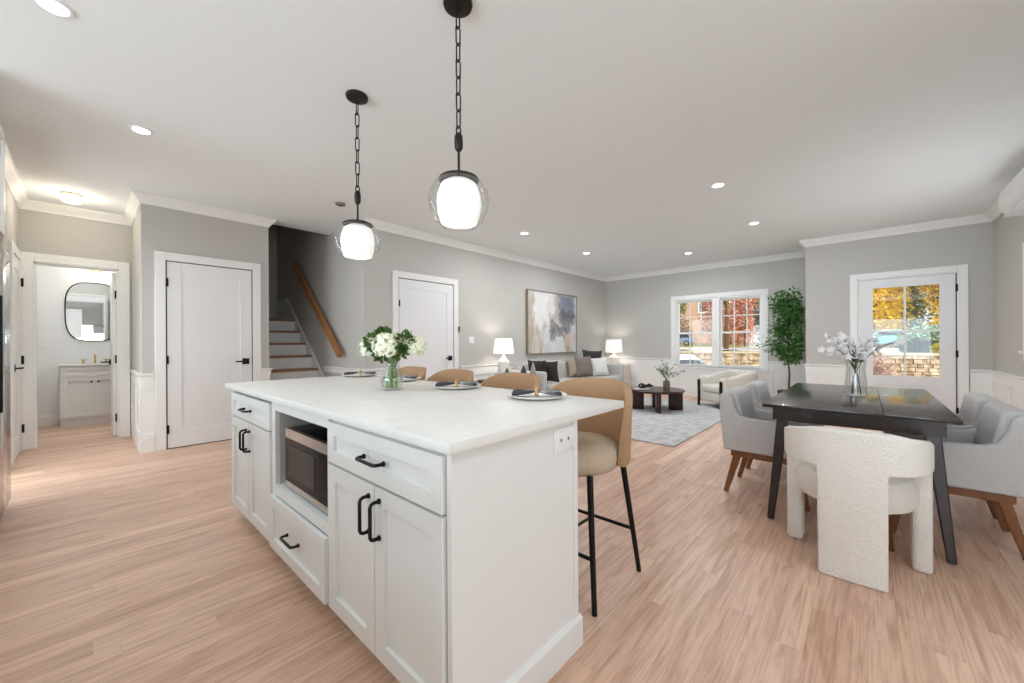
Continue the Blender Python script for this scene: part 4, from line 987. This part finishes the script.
# ficus
fc = thing('ficus_tree', 'tall green potted ficus tree in the corner right of the window', 'potted tree', (-1.0, 8.2, 0))
MB().lathe([(0, 0), (.12, 0), (.14, .02), (.165, .30), (.16, .31), (.15, .30), (.14, .27), (0, .27)], seg=32).build('pot', mat('charcoal_pot', sr(70, 68, 66), .7, noise=.08), fc)
MB().lathe([(0, .272), (.14, .272), (.12, .285), (0, .29)], seg=24).build('soil', mat('dark_soil', sr(60, 46, 36), .95, noise=.3, nscale=60), fc)
rr = random.Random(21); mb = MB()
mb.tube([(0, 0, .27), (.015, 0, .6), (-.01, 0, .9), (.0, .0, 1.3), (.02, 0, 1.8)], .016, 8, r_end=.006)
lm = MB()
for k in range(56):
    z0 = rr.uniform(.80, 1.8); a = rr.uniform(0, 6.28); R1 = rr.uniform(.12, .36) * (1.0 if z0 < 1.7 else .75); dz = rr.uniform(.0, .28)
    c0 = Vector((0, 0, z0)); tip = Vector((math.cos(a) * R1 * 1.0, math.sin(a) * R1 * .9, z0 + dz)); tip.x = min(tip.x, .15)
    mid = c0.lerp(tip, .5) + Vector((0, 0, .05)); mb.tube([c0, mid, tip], .004, 5, r_end=.002)
    for q in range(46):
        s_ = rr.uniform(.3, 1.08); c = c0.lerp(tip, s_) + Vector((rr.gauss(0, .045), rr.gauss(0, .045), rr.gauss(0, .045)))
        c.x = min(c.x, .155)
        d = Vector((rr.gauss(0, .6) + math.cos(a), rr.gauss(0, .6) + math.sin(a), rr.gauss(-.5, .5))); lm.leaf(c, d, (rr.gauss(0, .5), rr.gauss(0, .5), 1), rr.uniform(.055, .095), rr.uniform(.03, .045))
mb.build('trunk', M_bark, fc); lm.build('foliage', M_green, fc, recalc=False)

# ------------------------------------------------------------------ fridge side
# fridge
fg = thing('refrigerator', 'stainless refrigerator at the left edge with a dark door handle', 'refrigerator', (0, 0, 0))
MB().box(-4.53, -3.745, -1.08, -.43, .0, 1.79).build('body', mat('fridge_side_grey', sr(90, 90, 92), .4), fg, smooth=False)
MB().box(-4.53, -4.06, -.427, -.367, .06, 1.80, bev=.006).build('door', M_fridge, fg)
MB().box(-4.05, -3.745, -.427, -.367, .06, 1.80, bev=.006).build('door', M_fridge, fg)
for xx in (-3.79,): MB().tube([(xx, -.367, .75), (xx, -.345, .76), (xx, -.345, 1.45), (xx, -.367, 1.46)], .011, 8).build('handle', M_black, fg)
uc = thing('wall_cabinet', 'tall white wall cabinet above the refrigerator', 'cabinet', (0, 0, 0))
MB().box(-4.53, -3.745, -1.08, -.406, 1.92, 2.67).build('body', M_cab, uc, smooth=False)
for xa in (-4.53, -4.137):
    o = shaker('door', 0, .393, 1.925, 2.655, uc, y=0); o.location = (xa + .393, -.385, 0); o.rotation_euler.z = PI
molding('trim_20', [(-3.745, -.405), (-4.53, -.405), (-4.53, -.6)], crown)

# ------------------------------------------------------------------ bathroom
vt = thing('vanity_cabinet', 'white two-door bathroom vanity with a pale top', 'vanity', (0, 0, 0))
vx0, vx1 = -8.84, -8.37; vy0, vy1 = -.25, .42
MB().box(vx0, vx1, vy0, vy1, .10, .86).build('body', M_cab, vt, smooth=False)
MB().box(vx0, vx1 - .03, vy0, vy1, 0, .10).build('toe_kick', M_cab, vt, smooth=False)
MB().box(vx0, vx1 + .03, vy0 - .02, vy1 + .02, .861, .885, bev=.003).build('countertop', M_quartz, vt)
def vshaker(name, ya, yb, za, zb, fr=.05):
    mb = MB(); x0, x1 = vx1, vx1 + .018
    mb.box(x0, x1, ya, ya + fr, za, zb); mb.box(x0, x1, yb - fr, yb, za, zb); mb.box(x0, x1, ya + fr, yb - fr, za, za + fr); mb.box(x0, x1, ya + fr, yb - fr, zb - fr, zb); mb.box(x0, x1 - .014, ya + fr, yb - fr, za + fr, zb - fr)
    return mb.build(name, M_cab, vt, smooth=False)
ym = .085
vshaker('drawer', vy0 + .02, vy1 - .02, .71, .845, .035)
for ya, yb, hy in ((vy0 + .02, ym - .005, ym - .035), (ym + .005, vy1 - .02, ym + .035)):
    o = vshaker('door', ya, yb, .13, .70); MB().ell((vx1 + .032, hy, .63), .014, .014, .014, 12).build('knob', M_bronze, o)
fa = thing('faucet', 'brass widespread faucet on the bathroom vanity', 'faucet', (-8.74, .09, .886))
MB().tube([(0, 0, 0), (0, 0, .10), (.03, 0, .135), (.09, 0, .13), (.11, 0, .10)], .011, 10).build('spout', M_brass, fa)
for sy in (-1, 1): MB().cyl((0, sy * .12, 0), (0, sy * .12, .05), .014).box(-.01, .01, sy * .12 - .035, sy * .12 + .035, .05, .062).build('handle', M_brass, fa)
mr = thing('mirror', 'dark-framed rounded bathroom mirror above the vanity', 'mirror', (-8.85, .075, 1.675))
pts = []
for k in range(48):
    a = k / 48 * 2 * PI; e = .62
    pts.append((.285 * math.copysign(abs(math.cos(a)) ** e, math.cos(a)), .445 * math.copysign(abs(math.sin(a)) ** e, math.sin(a))))
MB().prism(pts, 'x', .006, .016).build('mirror_glass', M_mirror, mr, smooth=False)
MB().tube([(.012, p[0], p[1]) for p in pts], .008, 8, closed=True).build('frame', M_bronze, mr)
vl = thing('vanity_light', 'brass vanity light bar glowing above the bathroom mirror', 'wall light', (-8.85, .10, 2.34))
MB().box(.002, .03, -.06, .06, -.03, .03, bev=.004).build('backplate', M_brass, vl)
for sy in (-.18, .18): MB().lathe([(0, .05), (.035, .05), (.045, 0), (.045, -.02), (0, -.02)], seg=24).build('glass_shade', emis('vanity_bulb%d' % (sy > 0), (1, .9, .75, 1), 6), vl, loc=(.09, sy, 0))
MB().cyl((.06, -.2, 0), (.06, .2, 0), .008).cyl((.02, 0, 0), (.065, 0, 0), .008).build('arm', M_brass, vl)
lamp('vanity_bulb_light', 'POINT', (-8.6, .1, 2.25), 3, (1, .9, .78), shadow_soft_size=.1)
lamp('bath_fill_light', 'AREA', (-7.75, -.1, 2.7), 11, (.94, .98, 1), (0, 0, 0), shape='DISK', size=.4)  # unseen fill added to brighten the bathroom, no fixture built
tp = thing('hand_towel', 'pale grey hand towel hanging at the left edge of the bathroom doorway', 'towel', (-8.80, -.56, 1.42))
MB().box(-.02, .02, -.10, .06, -.22, .22, bev=.012).build('cloth', mat('pale_towel', sr(206, 208, 206), .95), tp); MB().cyl((0, -.16, .22), (0, .08, .22), .008).build('bar', M_steel, tp)
tl = thing('toilet', 'white toilet tank just showing past the bathroom door casing', 'toilet', (-8.60, -.72, 0))
MB().box(-.20, .0, -.2, .2, .38, .74, bev=.03, seg=3).build('tank', M_ceramic, tl); MB().box(-.21, .01, -.21, .21, .745, .775, bev=.01).build('lid', M_ceramic, tl)
MB().lathe([(0, 0), (.12, 0), (.11, .15), (.18, .36), (.19, .40), (0, .40)], seg=28, sx=1.25).build('bowl', M_ceramic, tl, loc=(.22, 0, 0))

# range hood and wall cabinet seen in the bathroom mirror
hd = thing('range_hood', 'steel chimney range hood reflected in the bathroom mirror', 'range hood', (4.0, .55, 0))
mb = MB(); mb.prism([(-.45, 1.62), (-.0, 1.62), (0, 1.92), (-.20, 1.92)], 'y', -.38, .38); mb.build('canopy', M_steel, hd, smooth=False)
MB().box(-.26, 0, -.14, .14, 1.92, CZ).build('chimney', M_steel, hd, smooth=False)
kc = thing('wall_cabinet', 'white kitchen wall cabinet reflected at the left of the bathroom mirror', 'cabinet', (4.0, -.5, 0))
MB().box(-.34, 0, -.4, .4, 1.45, 2.5).build('body', M_cab, kc, smooth=False)
for ya in (-.4, .003):
    mb = MB(); yb = ya + .397; f = .05
    mb.box(-.36, -.341, ya, ya + f, 1.455, 2.495); mb.box(-.36, -.341, yb - f, yb, 1.455, 2.495); mb.box(-.36, -.341, ya + f, yb - f, 1.455, 1.455 + f); mb.box(-.36, -.341, ya + f, yb - f, 2.495 - f, 2.495); mb.box(-.352, -.341, ya + f, yb - f, 1.505, 2.445); mb.build('door', M_cab, kc, smooth=False)

# ------------------------------------------------------------------ outside
M_grass = ramp_mat('lawn', [(0, sr(110, 110, 60)), (.5, sr(150, 140, 84)), (1, sr(186, 168, 110))], 2.2, .95)
M_gravel = mat('pale_driveway', sr(206, 198, 190), .95, noise=.1, nscale=4)
M_stone = ramp_mat('tan_stone', [(0, sr(96, 76, 56)), (.42, sr(160, 134, 104)), (.58, sr(206, 186, 154)), (1, sr(228, 212, 188))], 5.5, .95, bump=.6)
def ground(name, pts, m, lab): return None
mb = MB(); mb.box(-60, 60, 9.0, 16.9, -.8, -.65); struct(mb.build('floor_yard', M_gravel, smooth=False))
mb = MB(); mb.prism([(17.2, -.6), (17.2, .35), (90, 1.15), (90, -.6)], 'x', -90, 60); struct(mb.build('floor_lawn', M_grass, smooth=False))
mb = MB()
mb.prism([(31, .53), (31, .56), (40, .66), (40, .6)], 'x', -90, 60); struct(mb.build('floor_road', M_gravel, smooth=False))
# retaining wall of stones: one structure-like thing
rw = thing('stone_wall', 'long tan stone retaining wall across the yard outside', 'wall', (0, 17.0, 0))
rr = random.Random(8); mb = MB(); z = -.65
while z < .72:
    h_ = rr.uniform(.07, .15); h_ = min(h_, .80 - z); x = -14
    while x < 6:
        w_ = rr.uniform(.12, .42); mb.box(x, x + w_ - .015, rr.uniform(-.07, 0), .35, z, z + h_ - .012); x += w_
    z += h_
mb.build('stonework', M_stone, rw, smooth=False)
MB().box(-14, 6.4, -.09, .4, z - .012, z + .06).build('capstone', mat('pale_capstone', sr(196, 180, 152), .9, noise=.15, nscale=3), rw, smooth=False)
def tree(label, name, x, y, zg, H, crown, cols, seed, n=2600, lsz=.22, trunk=.16, low=.25, group='trees outside'):
    t = thing(name, label, 'tree', (x, y, zg), group=group)
    rr = random.Random(seed); mb = MB()
    mb.tube([(0, 0, -.2), (rr.uniform(-.2, .2), 0, H * .35), (rr.uniform(-.3, .3), 0, H * .9)], trunk, 8, r_end=trunk * .3)
    m = ramp_mat('leaves_%s_%d' % (name, seed), cols, 1.9, .8, 8)
    lm = MB(); nb = 12
    for k in range(nb):
        a = rr.uniform(0, 6.28); q = rr.uniform(.1, .75); zc = H * (low + (1 - low) * rr.uniform(.12, .9)); c = Vector((math.cos(a) * crown * q, math.sin(a) * crown * q, zc))
        mb.tube([(0, 0, zc * .7), c * .6 + Vector((0, 0, zc * .35)), c], trunk * .3, 6, r_end=.02)
        leaves_ball(lm, c, (crown * .55, crown * .55, H * (1 - low) * .26), n // nb, rr, lsz, lsz * .75)
    mb.build('trunk', M_bark, t); lm.build('crown', m, t, recalc=False)
    return t
DGR = [(0, sr(24, 34, 22)), (.5, sr(50, 66, 40)), (1, sr(92, 108, 66))]
YEL = [(0, sr(130, 104, 16)), (.40, sr(246, 200, 24)), (.6, sr(255, 230, 60)), (1, sr(255, 242, 120))]
GRN = [(0, sr(34, 48, 22)), (.45, sr(74, 88, 34)), (.62, sr(150, 132, 40)), (1, sr(220, 180, 50))]
RED = [(0, sr(120, 74, 56)), (.40, sr(186, 118, 92)), (.55, sr(226, 162, 132)), (1, sr(246, 204, 172))]
ORG = [(0, sr(100, 66, 36)), (.45, sr(196, 140, 70)), (.6, sr(226, 180, 110)), (1, sr(238, 206, 150))]
OLV = [(0, sr(56, 62, 30)), (.5, sr(132, 134, 74)), (1, sr(208, 200, 140))]
GG = [(0, sr(52, 58, 24)), (.40, sr(110, 112, 40)), (.50, sr(240, 184, 36)), (.62, sr(255, 216, 60)), (1, sr(255, 224, 110))]
PNK = [(0, sr(140, 90, 76)), (.42, sr(196, 140, 120)), (.55, sr(226, 176, 156)), (1, sr(244, 210, 192))]
tree('bright yellow autumn tree filling the upper left of the glass door', 'autumn_tree', .6, 46.0, .6, 9.5, 2.1, YEL, 1, 6500, .28, low=.12)
tree('green and gold tree filling the upper right of the glass door', 'autumn_tree', 4.7, 44.0, .6, 10, 2.1, GG, 2, 6500, .28, low=.12)
tree('second yellow tree behind the gold tree seen through the door', 'autumn_tree', 6.8, 60, .8, 12, 3.0, YEL, 3, 5200, .34, low=.08)
tree('dark green tree between the yellow trees seen through the door', 'green_tree', 2.6, 52.5, .7, 12, 2.2, GRN, 4, 6500, .3, low=.05)
tree('large red maple at the right edge of the window', 'maple_tree', -10.0, 49.5, .6, 9, 2.5, RED, 6, 3800, .26, low=.12)
tree('tall red maple behind the maple at the window right edge', 'maple_tree', -9.4, 58.5, .7, 12, 3.2, ORG, 16, 6500, .3, low=.06)
tree('pink maple behind the middle of the window', 'maple_tree', -14.1, 53.4, .7, 9, 2.3, PNK, 5, 4200, .26, low=.08)
tree('pale orange tree behind the left half of the window', 'autumn_tree', -17.4, 44.6, .6, 8.0, 2.0, ORG, 7, 4200, .26, low=.16)
tree('olive tree with pale leaves at the left of the window', 'autumn_tree', -21.6, 58, .8, 12, 2.8, OLV, 8, 6500, .32, low=.06)
tree('rust coloured tree behind the window mullion', 'autumn_tree', -15.2, 66, .9, 13, 3.0, PNK, 9, 6500, .34, low=.04)
tree('slim bare-stemmed olive tree just beyond the stone wall', 'slim_tree', -6.95, 28.9, .45, 6, 1.2, OLV, 10, 700, .18, .17, .5)
tree('dense dark evergreen far behind the maples', 'green_tree', -5.6, 36, .5, 4.0, 1.1, DGR, 12, 3600, .2, low=.1)
tree('tall orange tree far right beyond the road', 'autumn_tree', -9.6, 73, .95, 16, 4.5, RED, 13, 6500, .38, low=.03)
tree('tall golden tree far behind the glass door', 'autumn_tree', 12, 74, .95, 17, 4.2, GG, 14, 6500, .4, low=.03)
tree('tall yellow tree far left behind the glass door', 'autumn_tree', 1.2, 74, .95, 17, 4.5, YEL, 15, 6500, .4, low=.03)
def shrub(label, x, y, zg, rx, rz_, cols, seed, n=1800, lsz=.12, name='shrub'):
    t = thing(name, label, 'shrub', (x, y, zg), group='shrubs outside'); rr = random.Random(seed); lm = MB()
    leaves_ball(lm, (0, 0, rz_ * .8), (rx, rx * .7, rz_), n, rr, lsz, lsz * .7)
    lm.build('foliage', ramp_mat('shrub_leaf_%d' % seed, cols, 1.5, .8), t, recalc=False); MB().tube([(0, 0, -.1), (0, 0, rz_)], .05, 6).build('stem', M_bark, t)
BLU = [(0, sr(92, 118, 92)), (.5, sr(150, 172, 140)), (1, sr(206, 216, 196))]
WHT = [(0, sr(140, 132, 124)), (.5, sr(196, 190, 184)), (1, sr(236, 232, 228))]
DRK = [(0, sr(44, 40, 26)), (.5, sr(82, 72, 44)), (1, sr(130, 112, 66))]
shrub('blue green spruce bush right of the parked car outside the door', 3.1, 35, .5, 1.7, .9, BLU, 31, 3600, .20)
shrub('pale silvery bush behind the parked car outside the door', 2.0, 57.0, .7, 2.0, 1.9, WHT, 32, 2600, .16)
shrub('dark brown bush right of the parked car', 1.95, 28.8, .42, .68, .50, DRK, 33, 2600, .09)
shrub('yellow green bush at the right edge of the glass door', 2.75, 26.0, .4, .62, .42, [(0, sr(130, 120, 30)), (.5, sr(204, 190, 60)), (1, sr(236, 222, 110))], 34, 2200, .08)
shrub('pinkish dry hydrangea bush in front of the stone wall', .12, 15.9, -.65, .55, .84, [(0, sr(120, 92, 84)), (.5, sr(200, 170, 160)), (1, sr(240, 224, 214))], 35, 3200, .07)
shrub('dark low hedge on top of the stone wall, window right half', -4.2, 18.6, .36, 1.0, .26, DRK, 36, 3200, .06)
shrub('dark low hedge on top of the stone wall, window left half', -6.4, 18.7, .36, .65, .25, DRK, 37, 2600, .06)
# cars
def car(label, loc, rz, col, suv=False):
    t = thing('parked_car', label, 'car', loc, rz, 'cars parked outside'); H = 1.72 if suv else 1.45; Lh = 2.25
    m = mat('car_paint_' + '_'.join(str(int(c * 99)) for c in col[:3]), col, .25, coat=.5, metal=.2)
    lo = [(-Lh, .35), (-Lh - .02, .62), (-Lh + .12, .86), (-1.05, .98), (1.75 if suv else 1.25, 1.0), (Lh, .92), (Lh + .03, .55), (Lh - .05, .32)]
    MB().prism(lo, 'y', -.88, .88).build('body', m, t, bev=.07, seg=3)
    mb = MB(); up = [(-1.25, .97), (-.45, H), (1.5 if suv else .75, H), (2.1 if suv else 1.6, 1.0)]
    mb.prism(up, 'y', -.74, .74).build('roof', m, t, bev=.08, seg=3)
    gl = [(-1.02, 1.0), (-.44, H - .12), (1.4 if suv else .7, H - .12), (1.8 if suv else 1.32, 1.02)]
    mb = MB(); mb.prism(gl, 'y', -.755, -.735); mb.prism(gl, 'y', .735, .755); mb.build('side_window', mat('car_glass', sr(40, 48, 54), .08), t, smooth=False)
    d = Vector((-.45 + 1.25, 0, H - .97)); MB().sheet([[(-1.20, -.64, 1.03), (-1.20, .64, 1.03)], [(-.53, -.6, H - .08), (-.53, .6, H - .08)]]).build('windshield', MATS['car_glass'], t, solid=.03, smooth=False)
    for xx in (-1.4, 1.4):
        for yy in (-.8, .8):
            wv = MB().cyl((xx, yy - .1, .33), (xx, yy + .1, .33), .33, seg=28).build('wheel', mat('tyre', sr(28, 28, 30), .8), t); MB().cyl((xx, yy - .11, .33), (xx, yy + .11, .33), .2, seg=20).build('hubcap', M_steel, wv)
    for yy in (-.65, .65): MB().box(-Lh - .03, -Lh + .12, yy - .16, yy + .16, .62, .76, bev=.03).build('headlight', M_plastic, t)
    return t
car('teal blue car parked on the road, seen through the glass door', (.95, 42.2, .62), R_(28), sr(120, 170, 180))
car('blue grey SUV parked at the far left, seen through the window', (-18.0, 50.4, .76), R_(15), sr(120, 140, 170), True)
car('white car parked low in the yard at the left of the window', (-4.55, 11.9, -.65), R_(160), sr(232, 232, 230))
# neighbour's house glimpsed at the top left of the window
hs = thing('neighbour_house', 'distant tan house with a white framed window, upper left of the window', 'house', (-24.5, 76, .9))
MB().box(-8, 8, 0, 8, 0, 9).build('wall', mat('tan_siding', sr(196, 160, 136), .9, noise=.05), hs, smooth=False)
MB().prism([(-8.6, 9), (8.6, 9), (0, 13)], 'y', -.5, 8.5).build('roof', mat('roof_shingle', sr(110, 100, 96), .9, noise=.1), hs, smooth=False)
for wx in (-3.4, 2.6):
    f = MB().box(wx - 1, wx + 1, -.12, .02, 5.6, 8.2).build('window_trim', M_trim, hs, smooth=False); MB().box(wx - .7, wx + .7, -.14, -.1, 5.9, 7.9).build('pane', MATS['car_glass'], f, smooth=False)
